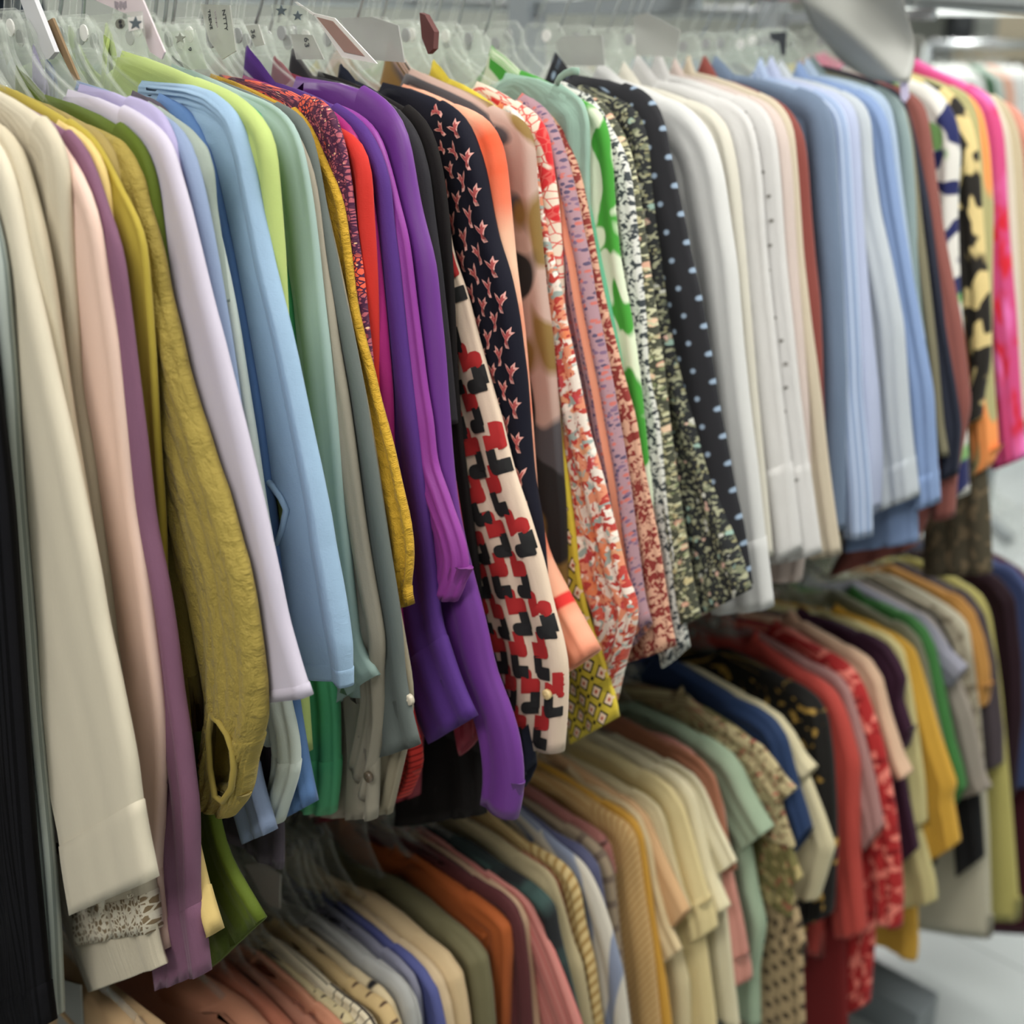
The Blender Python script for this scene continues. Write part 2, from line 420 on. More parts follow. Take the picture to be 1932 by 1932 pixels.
# ------------------------------------------------------------------ hangers
ROD_Z = {'u': CAM_Z + 0.085, 'l': CAM_Z - 0.81}
def hanger(label, group, y, zn, corner, tier, rng, white=False, text=None, rod_x=0.0, simple=False, notch=None):
    xs, zs = corner; rz = ROD_Z[tier]
    t = empty('clothes_hanger', (rod_x, y, zn)); tag(t, label, 'hanger', group)
    mp = WHITE_PL if white else CLEAR
    pw = rng.uniform(0.030, 0.048); top = rz - rng.uniform(0.05, 0.062); cut = 0.010
    arm = lambda x: zn + (zs - zn) * (x / xs) ** 1.15 - 0.004
    xe = min(.125 if tier == 'u' else .082, xs * .6)
    for s in (-1, 1):
        pl = MB()
        pl.tube([(rod_x + s * q, y, arm(q)) for q in (xe * .8, xs * .6, xs * .8, xs * 0.97)], [0.0052, 0.005, .0045, .004], 6, 0.6)
        am = pl.build('shoulder_arm', mp, t, True)
        if notch:
            nt = MB(); nt.tube([(rod_x + s * (notch - .004), y, arm(notch) - .012), (rod_x + s * (notch - .016), y, arm(notch) - .006), (rod_x + s * (notch - .016), y, arm(notch) + .007), (rod_x + s * notch, y, arm(notch) + .009), (rod_x + s * (notch + .012), y, arm(notch) + .006), (rod_x + s * (notch + .012), y, arm(notch) - .001)], .0021, 6)
            nt.build('strap_notch', mp, am, True)
    side = []
    for k in range(9):                                           # body: narrow at the top, flaring into the arms
        q = k / 8
        x = pw + (xe - pw) * q ** 2.0
        side.append((x, (top - cut) * (1 - q ** .8) + (arm(x) - .003) * q ** .8))
    R_ = [(pw - cut, top)] + side
    low = [(xe * .55, arm(xe * .55) - .012), (xe * .25, zn - .014)]
    poly = [(rod_x + x, z) for x, z in R_ + low] + [(rod_x - x, z) for x, z in (R_ + low)[::-1]]
    p = MB(); p.prism(poly, y - 0.0011, y + 0.0011)
    if not simple:
        p.tube([(rod_x - x, y, z) for x, z in side[::-1]] + [(rod_x - pw + cut, y, top), (rod_x + pw - cut, y, top)] + [(rod_x + x, y, z) for x, z in side], 0.0019, 6)
        p.tube([(rod_x - pw, y, top - .026), (rod_x + pw, y, top - .026)], 0.0013, 6)
    pn = p.build('centre_plate', mp, t)
    hk = MB(); r = 0.0185; cz = rz + 0.0045; lean = rng.uniform(.010, .016)
    pts = [(rod_x - lean, y, top - 0.004), (rod_x - lean * .4, y, top + .010)]
    for k in range(12):
        a = math.radians(-62 + k * 22)
        pts.append((rod_x + r * math.cos(a), y, cz - 0.004 + r * math.sin(a)))
    wire = rng.random() < .35
    hk.tube(pts, 0.0017 if wire else 0.0032, 6)
    hk.build('hook', STEEL if wire else mp, t, True)
    if simple: return t
    dx = rng.uniform(0.006, pw - .012)
    d = MB(); d.tube([(rod_x + dx, y - 0.0012, top - .013), (rod_x + dx, y - 0.0026, top - .013)], 0.0068, 14)
    mk = d.build('size_marker', PAPER if rng.random() < .35 else plain('grey_sticker', (158, 160, 160), .5), t)
    d = MB(); rr = 0.0042
    for k in range(10):
        a0, a1 = k * .628, (k + 1) * .628
        d.tube([(rod_x + dx + rr * math.cos(a0), y - .0029, top - .013 + rr * math.sin(a0)), (rod_x + dx + rr * math.cos(a1), y - .0029, top - .013 + rr * math.sin(a1))], .0008, 4)
    d.build('size_ring', INK, mk)
    return t

# ------------------------------------------------------------------ printed motifs as small cloth pieces on the near layer
def rrect(L, v, hl, hv, rnd=(1, 1, 1, 1), rot=0.0):
    """rounded block; rnd = roundness of the four corners"""
    P = []
    for k, (sl, sv) in enumerate(((1, 1), (-1, 1), (-1, -1), (1, -1))):
        r = min(hl, hv) * 0.95 * rnd[k]
        if r < 1e-5: P.append((sl * hl, sv * hv)); continue
        for j in range(5):
            a = math.pi / 2 * (k + j / 4)
            P.append((sl * (hl - r) + r * math.cos(a), sv * (hv - r) + r * math.sin(a)))
    cr, sr = math.cos(rot), math.sin(rot)
    return [(L + a * cr - b * sr, v + a * sr + b * cr) for a, b in P]
BIRD = [(-.5, .8), (-.2, .55), (.02, .2), (.12, .5), (.48, .78), (.42, .38), (.62, .3), (.4, .12), (.22, -.1), (.1, -.45), (.2, -.9), (-.12, -.82), (-.22, -.5), (-.12, -.15), (-.28, .12), (-.42, .42)]
def birds(L0, Lt, W):
    rng = random.Random(3); out = []
    r = 0; L = L0 + 0.005
    while L < L0 + Lt:
        for k in range(6):
            v = 0.008 + k * 0.0235 + (0.0118 if r % 2 else 0)
            if v > wid(W, L, L0, Lt) - 0.006: break
            fl = rng.choice((-1, 1)); sc = 0.0088; a = rng.uniform(-.2, .2); ca, sa = math.cos(a), math.sin(a)
            for mi, m, lift in ((1, 1.18, 0.0006), (2, 0.80, 0.0010)):
                out.append(([(L - (y * ca + x * sa) * sc * m * 1.15, v - fl * (x * ca - y * sa) * sc * m) for x, y in BIRD], mi, lift))
        L += 0.0165; r += 1
    return out
def wid(W, L, L0, Lt):
    return float(np.interp(L, np.linspace(L0, L0 + Lt, len(W)), W))
def hooks_print(L0, Lt, W):
    rng = random.Random(5); out = []; r = 0; L = L0
    while L < L0 + Lt - .01:
        for k in range(9):
            v = 0.0105 + k * 0.0270 + (0.0135 if r % 2 else 0)
            if v > wid(W, L, L0, Lt) - 0.013: break
            f = rng.choice((-1, 1)); L_ = L + rng.uniform(-.003, .003)
            out.append((rrect(L_, v - f * .001, 0.0080, 0.0105, (0, 0, .6, .6)), 1, 0.0011))
            out.append((rrect(L_ - 0.0105, v - f * 0.0055, 0.0085, 0.0054, (0, 0, 1, 1)), 1, 0.0012))
            out.append((rrect(L_ + 0.0150, v + f * 0.0045, 0.0090, 0.0055, (0, 0, 0, 0)), 2, 0.0013))
            out.append((rrect(L_ + 0.0235, v - f * 0.001, 0.0068, 0.0100, (1, .9, .2, .2)), 2, 0.0014))
        L += 0.0405; r += 1
    return out
def diamonds(L0, Lt, W):
    out = []; r = 0; L = L0
    while L < L0 + Lt:
        for k in range(9):
            v = 0.005 + k * 0.024 + (0.012 if r % 2 else 0)
            if v > wid(W, L, L0, Lt) - 0.006: break
            for s, mi, lf in ((0.0082, 1, .0005), (0.0060, 2, .0008), (0.0022, 3, .0011)):
                out.append(([(L - s * 1.15, v), (L, v + s), (L + s * 1.15, v), (L, v - s)], mi, lf))
            out.append(([(L - .0028, v + .012), (L, v + .0148), (L + .0028, v + .012), (L, v + .0092)], 1, .0005))
        L += 0.0145; r += 1
    return out
def studs(L0, Lt, W):
    out = []; L = L0 + .03; k = 0
    while L < L0 + Lt - .09:
        v = 0.012 + 0.004 * math.sin(k)
        out.append(([(L + .0022 * math.cos(a * .7854), v + .0022 * math.sin(a * .7854)) for a in range(8)], 1, .0009)); L += 0.028; k += 1
    return out

# ------------------------------------------------------------------ garment list (filled below), then built rail by rail
VERB = False
GAR = {'u': [], 'l': []}
def px(s):
    return [tuple(float(q) for q in p.split(',')) for p in s.split()]
def G(tier, kind, short, label, mat, top, edge, bot=None, **k):
    GAR[tier].append(dict(kind=kind, short=short, label=label, mat=mat, top=px(top), edge=px(edge), bot=px(bot)[0] if bot else None, **k))

def solve_y(gs, gap):
    raw = [g.get('y', on_x(g['top'][-1], X_SH + g.get('dx', 0))[1]) for g in gs]
    wt = [0.03 if g.get('hid') else 1.0 for g in gs]
    blocks = []
    for i, (r, q) in enumerate(zip(raw, wt)):
        blocks.append([r - i * gap, q, 1])
        while len(blocks) > 1 and blocks[-2][0] > blocks[-1][0]:
            b = blocks.pop(); a = blocks.pop(); ww = a[1] + b[1]
            blocks.append([(a[0] * a[1] + b[0] * b[1]) / ww, ww, a[2] + b[2]])
    ys = []
    for v, _, c in blocks: ys += [v] * c
    return [v + i * gap for i, v in enumerate(ys)], raw

def build_garment(tier, g, y, gapm):
    rng = random.Random(hash_name(g['short']))
    t = g.get('t', 1.0) * min(0.030, max(0.0115, 1.0 * gapm))
    W = lambda p: on_y(p, y)[[0, 2]]
    top = [W(p) for p in g['top']]; edge = [W(p) for p in g['edge']]
    cor = top[-1]
    # neck end of the shoulder line
    nx = 0.062
    if top[0][0] > nx + 0.006:
        if not (g.get('hid') or g.get('nocol') or g.get('col')):
            top = [np.array([nx, top[0][1] + 0.20 * (top[0][0] - nx)])] + top
    else:
        top = [p for p in top if p[0] > 0.05] or [top[-1]]
    top = [np.array(p) for p in top]
    for i in range(len(top) - 2, -1, -1):
        top[i][1] = max(top[i][1], top[i + 1][1] + 0.0008)
    neck = top[0]
    mat = g['mat']; lam = g.get('lam', rng.uniform(0.013, 0.024)); amp = g.get('amp', 0.0042)
    fold = fold_fn(rng, amp, lam)
    zhem = cor[1] - g.get('len', 0.50)
    root = empty(g['kind'], (0, y, neck[1] - 0.02))
    tag(root, g['label'], g.get('cat', g['kind'].replace('_', ' ')), g.get('group') or ('garments on the upper rail' if tier == 'u' else 'garments on the lower rail'))
    # ---- body
    if g.get('dress'):
        be = edge; zhem = be[-1][1]; slant = 0.0
        if g['bot']:
            h = W(g['bot']); slant = (h[1] - be[-1][1]) / max(0.05, be[-1][0] - h[0]); slant = max(-.5, min(.5, slant))
    else:
        be = []; slant = 0.0
        for p in edge:
            d = max(0, cor[1] - p[1])
            if p[1] < zhem: break
            be.append(np.array([min(p[0] - 0.012 - 0.05 * d, cor[0] + 0.02 + .08 * d), p[1]]))
        if not be or be[-1][1] > zhem + .02: be.append(np.array([(be[-1][0] if be else cor[0]) + 0.01, zhem]))
    out = [p - np.array([0.002 * min(1, max(0, (p[0] - 0.1) / 0.1)), 0.0]) for p in top] + be
    if not g.get('dress'): out = [p for p in top] + be
    zf = min(p[1] for p in out)
    body_mesh(g.get('bname', 'body'), mat, out, y, t * 0.92, fold, root, zf, slant, n=g.get('bn', 40))
    # ---- sleeves
    if not g.get('dress'):
        back = []; acc = 0
        for i in range(len(top) - 1, 0, -1):
            seg = np.linalg.norm(top[i] - top[i - 1])
            need = g.get('back', 0.022) - acc
            if seg >= need: back.append(top[i] + (top[i - 1] - top[i]) * need / seg); break
            back.append(top[i - 1]); acc += seg
        path = back[::-1] + [cor] + edge
        w0, w1 = g.get('w', (0.085, 0.10))
        ed = None
        if g['bot'] is not None:
            h = W(g['bot']); ed = h - edge[-1]
            w1 = float(np.linalg.norm(ed)) if 'w' not in g else w1
            w1 = min(max(w1, 0.018), 0.22)
        lens = np.r_[0, np.cumsum([np.linalg.norm(path[i + 1] - path[i]) for i in range(len(path) - 1)])]
        Lt = lens[-1]
        mid = g.get('wm')
        def wf(s):
            if mid: return w0 + (mid - w0) * s / .6 if s < .6 else mid + (w1 - mid) * (s - .6) / .4
            return w0 + (w1 - w0) * s
        puff = g.get('puff', 0)
        ts = g.get('ts', 1.06)
        tfun = lambda s: t * ts * (0.92 + 0.2 * s) * (1 + puff * math.exp(-((s - 0.88) / 0.14) ** 2)) * (1 - 0.35 * math.exp(-((s - 1) / 0.05) ** 2) * (1 if puff else 0))
        cuff = g.get('cuff')
        cs = 1.0
        if cuff:                                                 # pixel height on the edge where the cuff seam meets it
            ey = [p[1] for p in g['edge']]; li = lens[-len(edge):]
            cs = float(np.interp(cuff, ey, li)) / Lt
        dec = g.get('decals'); mats = [mat] + g.get('dmats', []) if dec else None
        gth = g.get('gather')
        for mir in (False, True):
            nn, mm = ((52, 18) if not g.get('hole') else (190, 66)) if not mir else (14, 8)
            yh = y - t * ts * .53 * (1 + .8 * puff)
            hl = [tuple(on_y(q, yh)[[0, 2]]) for q in px(g['hole'])] if g.get('hole') and not mir else None
            wq = lambda s: wf(s) * (1 + (g.get('cw', 1) - 1) * min(1, max(0, (s - cs) / .02))) if cs < 1 else wf(s)
            drape('sleeve', mat, path, y, wq, tfun, fold, root, ed, mir, nn, mm, split=cs if cs < 1 else None, cuffmat=g.get('cmat'), decals=None if mir else dec, mats=mats, gather=gth, cgather=g.get('cgather'), hole=hl)
        if 'bedge' in g:                                         # the longer body hangs below the sleeve
            pb = [W(p) for p in px(g['bedge'])]
            edb = (W(px(g['bhem'])[0]) - pb[-1]) if 'bhem' in g else np.array([-0.2, 0.0])
            wb = min(.34, max(.12, float(np.linalg.norm(edb))))
            drape('lower_body', g.get('bmat2', mat), pb, y + .001, lambda s: wb * (.7 + .3 * s), lambda s: t * .9, fold, root, edb, False, 40, 16)
    # ---- extra panels traced on the near side
    for nm, eg, bt, dy, wd in g.get('ex', []):
        pe = [on_y(p, y + dy)[[0, 2]] for p in px(eg)]
        h = on_y(px(bt)[0], y + dy)[[0, 2]] if bt else None
        wd2 = wd or float(np.linalg.norm(h - pe[-1]))
        drape(nm, mat, pe, y + dy, lambda s: wd2, lambda s: 0.010, fold_fn(rng, amp * 1.3, .026), root, (h - pe[-1]) if bt else None, False, 30, 10)
    if 'strap' in g:
        sm = MB(); sm.tube([on_y(q, y - .004) for q in px(g['strap'])], .0035, 8, .4); sm.build('strap', mat, root, True)
    if g.get('hole'):
        hp = [on_y(q, y - t * g.get('ts', 1.06) * .53 * (1 + .8 * g.get('puff', 0)) - .0005) for q in px(g['hole'])]
        hm = MB(); hm.tube(hp + hp[:2], .0028, 8); hm.build('opening_edge', mat, root, True)
    # ---- collar
    col = g.get('col')
    cm = g.get('colmat', mat)
    if col:
        pk = W(px(col)[0]); b = top[0] if top[0][0] > pk[0] else np.array([pk[0] + .02, top[0][1]])
        b2 = W(g['top'][0]); b2 = b2 if b2[0] > pk[0] + .01 else b
        if VERB: print('COL', g['short'], pk - [0, CAM_Z], b2 - [0, CAM_Z])
        pz = min(pk[1], b2[1] + 0.055)
        collar_mesh(cm, y, (min(b2[0], 0.165), b2[1] - 0.001), (min(max(pk[0], .03), 0.15), pz), t, root)
    # ---- buttons
    for bp in px(g.get('btn', '')):
        q = on_y(bp, y - t * .75); m = MB()
        m.tube([(q[0], q[1] + .002, q[2]), (q[0], q[1] - .0018, q[2]), (q[0], q[1] - .0026, q[2])], [.0052, .0052, .0038], 14)
        m.tube([(q[0], q[1] - .0028, q[2]), (q[0], q[1] - .0031, q[2])], .0012, 6)
        m.build('button', g.get('bmat', plain('pearl_button', (196, 186, 166), .3)), root, True)
    hz = min(neck[1] + 0.002, ROD_Z[tier] - 0.085)
    hanger(g.get('hlabel') or 'clear plastic hanger inside the ' + g['short'], 'hangers on the upper rail' if tier == 'u' else 'hangers on the lower rail', y, hz, (max(.12, cor[0] - 0.006), cor[1] - .006), tier, rng, g.get('whang', False), notch=g.get('notch'))
    return root

def hash_name(s):
    h = 7
    for ch in s: h = (h * 131 + ord(ch)) % 1000003
    return h

# ------------------------------------------------------------------ cloths
CREAM = fabric('ivory_crepe', (226, 215, 190), bump=.12); CREAMP = fabric('cream_crinkle', (212, 199, 170), wr=(160, 5), bump=.5)
CREAMY = fabric('cream_gauze', (212, 200, 174), wr=(120, 5), bump=.35)
LACE = fabric('cream_lace', (150, 126, 92), [('vein', 150, .13, (226, 216, 194), 2), ('dot', .0155, .26, (230, 222, 202))], bump=.6)
BLACKR = fabric('black_rib', (26, 26, 30), [('stripe', 0, .006, .35, (12, 12, 14), 0)], bump=.3, sheen=0, spec=.08)
SAGER = fabric('grey_green_rib', (184, 194, 188), [('stripe', 0, .0045, .25, (132, 142, 138), 0)], bump=.3)
PINKB = fabric('blush_satin', (238, 202, 184), rough=.5, bump=.12)
PLUM = fabric('plum_gauze', (130, 86, 112), wr=(70, 8), bump=.3)
PALEY = fabric('pale_yellow_cotton', (228, 196, 118)); CHART = fabric('chartreuse_crepe', (182, 160, 52), bump=.12)
KHAKI = fabric('khaki_tan_cotton', (160, 138, 74)); OLIVE = fabric('olive_linen', (166, 144, 62), wr=(110, 55), bump=1.0, weave=600)
DGREEN = fabric('moss_green_wool', (86, 104, 20), bump=.3, weave=500)
LILAC = fabric('pale_lilac_crepe', (206, 198, 216), bump=.08, weave=1500); LILACB = fabric('violet_lilac_jersey', (176, 166, 208))
SLATE = fabric('slate_blue_cotton', (136, 154, 188)); SAGEG = fabric('sage_grey_cotton', (150, 162, 152)); MINTW = fabric('mint_white_cotton', (210, 220, 210))
CHPL = fabric('charcoal_plum', (84, 74, 86)); CORN = fabric('cornflower_cotton', (92, 130, 186)); LBLUE = fabric('light_blue_chambray', (152, 184, 214), wr=(45, 18), bump=.3)
LIME = fabric('lime_green_cotton', (186, 206, 116)); EMER = fabric('emerald_satin', (70, 168, 112), rough=.5); MINT = fabric('mint_crepe', (158, 184, 176), bump=.1)
TAUPE = fabric('taupe_crepe', (158, 150, 132)); DGREY = fabric('dark_grey_green', (98, 106, 102)); KHK2 = fabric('grey_khaki_twill', (150, 140, 116))
MUST = fabric('mustard_linen', (206, 158, 34), wr=(130, 70), bump=1.0)
BATIK = fabric('plum_coral_batik', (92, 44, 72), [('vein', 130, .12, (176, 92, 104), 1), ('blob', 45, 16, .57, (232, 98, 72), .4, 3), ('vein', 260, .10, (70, 30, 60), 4), ('cell', 210, .18, [(238, 190, 150), (60, 30, 60)], 6, .1)])
RED = fabric('tomato_red_jersey', (216, 44, 34)); REDR = fabric('red_rib_knit', (214, 48, 38), [('stripe', 1, .007, .3, (130, 20, 18), 0)], bump=.5)
MAG = fabric('magenta_satin', (170, 34, 118), rough=.45); INDP = fabric('indigo_purple', (84, 44, 132)); ORCH = fabric('orchid_purple', (150, 56, 158), rough=.5, spec=.4)
VIOL = fabric('royal_violet', (112, 50, 146), rough=.5, spec=.4, bump=.1); CRIM = fabric('crimson_satin', (142, 34, 52), rough=.5)
CHARC = fabric('charcoal_knit', (40, 38, 44)); BLACK = fabric('black_cotton', (32, 29, 29), sheen=.03, spec=.12); NAVY = fabric('dark_navy', (26, 30, 48), sheen=.03)
GEO = fabric('cream_print_ground', (232, 206, 180)); GEO_R = fabric('red_print', (190, 40, 40)); GEO_K = fabric('black_print', (38, 38, 38), sheen=.05)
BIRDG = fabric('navy_print_ground', (27, 27, 40), sheen=.03, spec=.12); BIRD_O = fabric('bird_outline_pink', (240, 172, 160)); BIRD_I = fabric('bird_red_pink', (196, 84, 82))
PEACH = fabric('peach_tie_dye', (242, 168, 134), [('band', .045, .11, (222, 88, 52), .03), ('band', .15, .2, (236, 190, 160), .04), ('soft', 12, 14, .58, (226, 104, 70), .2, 3), ('band', .50, .512, (206, 44, 40), .003), ('band', .575, .59, (206, 44, 40), .003)])
CAMO = fabric('grey_blob_print', (84, 80, 84), [('blob', 17, 8, .46, (188, 158, 146), .2, 21), ('blob', 20, 9, .55, (132, 104, 56), .2, 8), ('blob', 18, 10, .60, (38, 36, 36), .1, 35)])
WRED = fabric('white_red_floral', (238, 218, 196), [('blob', 55, 26, .55, (206, 44, 48), .8, 4), ('vein', 110, .05, (214, 90, 84), 2)])
YEL = fabric('yellow_print_ground', (222, 196, 52)); YEL_K = fabric('yellow_print_black', (44, 38, 30)); YEL_P = fabric('yellow_print_pink', (246, 214, 180)); YEL_R = fabric('yellow_print_red', (214, 96, 66))
ORFL = fabric('orange_red_floral', (232, 218, 204), [('blob', 60, 44, .50, (216, 140, 108), .8, 1), ('cell', 46, .40, [(202, 88, 72), (218, 126, 84), (188, 70, 74), (212, 150, 112)], 3, .5), ('blob', 150, 130, .57, (178, 62, 54), .8, 5), ('blob', 120, 110, .62, (150, 164, 158), .6, 9), ('blob', 130, 110, .65, (236, 226, 214), .6, 12)])
MAUV = fabric('mauve_paisley_stripe', (172, 132, 142), [('cell', 260, .42, [(86, 74, 100), (190, 104, 96), (120, 94, 120)], 2, .4), ('stripe', 0, .034, .22, (238, 160, 130), .5), ('stripe', 0, .034, .06, (214, 182, 190), .3)])
SAGEB = fabric('sage_blouse', (150, 184, 166), wr=(90, 12), bump=.4); LEOP = fabric('red_brown_animal', (222, 168, 138), [('blob', 190, 150, .50, (132, 50, 44), 1.4, 7)])
MINTG = fabric('spearmint_satin', (110, 204, 160), rough=.45)
LEAF = fabric('green_leaf_print', (216, 226, 196), [('blob', 40, 17, .49, (66, 150, 52), .3, 2), ('blob', 40, 14, .60, (216, 226, 196), .2, 8)])
SPECK = fabric('speckled_ivory', (222, 222, 214), [('blob', 210, 190, .54, (60, 66, 70), 1.0, 2)])
FLCG = fabric('dark_green_floral', (70, 72, 58), [('cell', 190, .36, [(150, 148, 112), (176, 168, 130), (120, 128, 92)], 5, .5), ('cell', 75, .28, [(206, 160, 136), (190, 176, 132), (222, 190, 160)], 1, .5), ('blob', 220, 220, .60, (196, 194, 160), .6, 5)])
FLNV = fabric('black_floral', (40, 42, 44), [('cell', 240, .34, [(150, 146, 110), (120, 122, 96), (90, 94, 80)], 9, .4), ('cell', 105, .30, [(206, 206, 196), (150, 178, 166), (214, 176, 160), (120, 124, 100)], 5, .5), ('blob', 170, 170, .60, (160, 160, 132), .6, 3)])
DOTS = fabric('black_blue_dots', (34, 34, 39), [('dot', .021, .13, (140, 158, 178))], sheen=.1)
WHITE = fabric('white_linen', (207, 205, 203), wr=(60, 14), bump=.35); WHITE2 = fabric('ivory_cotton', (208, 203, 188)); WHITE3 = fabric('white_voile', (210, 210, 208)); STUD = plain('grey_stud', (120, 116, 112), .4)
PKBG = fabric('pink_beige', (204, 186, 178)); BEIGE = fabric('warm_beige', (200, 186, 162)); BRICK = fabric('brick_red', (136, 64, 56))
DENIM = fabric('slate_denim', (106, 124, 150), wr=(50, 18)); BL1 = fabric('soft_blue_stripe', (150, 170, 206), [('stripe', 0, .006, .3, (190, 204, 226), 0)]); BL2 = fabric('periwinkle', (176, 186, 216)); BL3 = fabric('pale_grey_blue', (186, 194, 202))
BL4 = fabric('mid_blue_oxford', (128, 154, 200)); BL5 = fabric('powder_blue', (168, 188, 212)); SAGE7 = fabric('grey_sage', (140, 160, 160)); OLTP = fabric('olive_taupe', (124, 118, 92)); NAV2 = fabric('ink_navy', (40, 44, 60)); BRKB = fabric('brown_brick', (142, 80, 72))
SWNV = fabric('white_navy_swirl', (236, 234, 226), [('blob', 22, 20, .54, (36, 42, 92), .5, 4), ('blob', 26, 12, .62, (130, 180, 110), .4, 9)])
BKCR = fabric('black_cream_print', (40, 36, 32), [('blob', 40, 22, .53, (222, 200, 140), .3, 2)]); KHOR = fabric('khaki_orange', (186, 180, 124), [('blob', 30, 4, .54, (248, 158, 92), .3, 5)])
PINKR = fabric('hot_pink_swirl', (226, 76, 138), [('soft', 34, 12, .56, (210, 36, 54), .08, 2), ('soft', 30, 8, .58, (236, 120, 190), .12, 8)])
CR9 = fabric('far_cream', (226, 216, 196)); TAN9 = fabric('far_tan', (206, 190, 156)); COR9 = fabric('far_coral', (226, 150, 130))

# ------------------------------------------------------------------ upper rail, near to far
G('u', 'cardigan', 'black ribbed cardigan', 'black ribbed knit cardigan at the near left end of the upper rail', BLACKR, '-150,285 -78,325', '-50,400 -22,640 0,810 17,960 30,1150 50,1432 62,1600 85,1846 97,1928', '-10,1960', y=.335, cuff=1850)
G('u', 'cardigan', 'grey-green ribbed cardigan', 'grey-green ribbed cardigan, its narrow edge showing beside the black one', SAGER, '-120,255 -52,295', '-25,360 0,453 8,490 13,580 25,720 32,860 39,960 54,1140 67,1322 78,1452 94,1613 102,1742 110,1915', '70,1935', y=.352, w=(.06, .05))
G('u', 'blouse', 'ivory blouse with the deep cuff', 'ivory blouse with a smooth wide sleeve ending in a deep plain cuff', CREAM, '-95,212 -30,242 2,275', '26,336 39,401 57,492 85,609 103,695 122,778 137,842 153,920 163,970 181,1050 202,1180 220,1258 233,1322 246,1387 257,1445 261,1497 274,1574 287,1634 291,1657', '102,1740', cuff=1512, amp=.0012, lam=.05, ct=1.05, cf=.2)
G('u', 'blouse', 'cream crinkle blouse', 'cream crinkled blouse, fine pleats showing behind the ivory sleeve', CREAMP, '-45,195 0,235 28,262', '45,305 62,365 80,440 95,520 112,640 135,800 160,950 185,1100 205,1250', lam=.010, amp=.0022)
G('u', 'blouse', 'cream lace-trimmed blouse', 'cream blouse with pleated sleeves ending in a lace band and scalloped frill', CREAMY, '0,176 39,191 72,212 91,225 109,248', '118,272 124,298 129,362 136,480 145,609 151,739 166,816 179,894 190,980 207,1102 220,1219 233,1309 248,1400 258,1470 275,1580 288,1665 293,1695 299,1752', '150,1778', cuff=1690, cmat=LACE, ex=[('frill', '297,1742 303,1775 309,1800 315,1818', '166,1872', -.001, 0)], lam=.012, amp=.0028, ct=1.1)
G('u', 'blouse', 'blush pink blouse', 'blush pink blouse with a long smooth sleeve and buttoned cuff', PINKB, '85,232 108,258 128,288', '145,312 160,336 172,372 181,400 189,430 195,480 207,558 220,635 230,726 238,791 246,868 257,972 274,1063 285,1141 295,1219 305,1304 311,1374 312,1452 308,1561 302,1630 309,1717 320,1787', '110,1832', cuff=1640, lam=.03, amp=.002, w=(.08, .12))
G('u', 'blouse', 'plum gauze blouse', 'plum gauze blouse with gathered shoulders, cuffs and elastic hem', PLUM, '70,214 98,225 137,248 158,270', '168,288 181,329 197,380 211,419 230,470 233,500 243,583 256,687 269,790 279,868 290,975 297,1020 308,1058 321,1128 336,1232 344,1309 360,1400 364,1460 373,1510 374,1587 373,1700 384,1755 393,1833', '207,1897', cuff=1700, gather=(.99, .002, .1, .006), w=(.07, .13), cgather=(0.0, .002, .4, .006))
G('u', 'shirt', 'pale yellow shirt', 'pale yellow shirt squeezed beside the plum one, cuff hanging lowest', PALEY, '110,225 132,238 160,254', '180,275 194,300 205,370 211,425 222,490 230,600 260,900 300,1200 340,1450 372,1600 389,1672 394,1690 415,1755', '387,1772', w=(.07, .045), cuff=1675, nocol=1)
G('u', 'blouse', 'chartreuse blouse', 'chartreuse yellow-green blouse with a small stand collar', CHART, '96,206 137,226 160,243', '178,258 190,280 204,306 233,365 259,411 272,445 275,492 281,558 287,635 292,713 296,791 301,868 309,980 313,1100 318,1300 330,1480', '230,1510', w=(.08, .07), lam=.03)
G('u', 'shirt', 'khaki tan shirt', 'khaki tan shirt with only a thin edge showing before the olive linen', KHAKI, '85,196 137,221 175,240', '195,256 212,280 222,310 235,360 250,450 265,600 280,800 300,1000', None, nocol=1)
G('u', 'blouse', 'olive linen blouse', 'olive linen blouse with a big creased balloon sleeve gathered into an open cuff', OLIVE, '18,155 55,182 98,205 150,228 192,246', '225,263 246,290 267,336 277,383 290,427 304,480 318,558 334,622 349,692 370,765 386,811 406,876 424,925 437,972 450,1020 463,1064 476,1128 489,1219 497,1296 497,1361 487,1400 474,1440 467,1490 458,1517 440,1540', '393,1523', w=(.06, .056), wm=.098, cuff=1395, puff=.5, t=1.5, gather=(.90, .0026, .05, .006), amp=.0025, hole='399,1350 413,1362 428,1385 438,1415 441,1450 436,1488 420,1512 405,1502 396,1450 393,1390')
G('u', 'jumper', 'moss green jumper', 'moss green wool jumper with a flared hem hanging below its neighbours', DGREEN, '85,178 116,191 181,210 228,230 256,254', '274,279 290,318 300,370 305,414 313,480 318,520 325,650 335,800 350,1000 362,1200', None, col='28,122', bedge='285,420 330,900 375,1350 424,1608 498,1732', bhem='396,1828')
G('u', 'blouse', 'pale lilac blouse', 'pale grey-lilac blouse with a wide flat sleeve and narrow turned hem', LILAC, '62,145 128,168 180,183 233,197 264,212', '292,236 305,242 323,269 336,318 357,388 379,480 401,571 419,635 440,721 461,803 479,881 500,967 512,1025 528,1097 541,1167 554,1211 568,1262 585,1313', '500,1322', w=(.08, .09), amp=.001, lam=.06, cuff=1300, cf=.3)
G('u', 'top', 'violet-lilac top', 'violet-lilac jersey top with its neck band standing above the pale lilac blouse', LILACB, '85,144 150,158 220,173 274,189', '305,212 326,254 334,287 345,340 360,420 375,500 400,640 430,780', None, col='28,83')
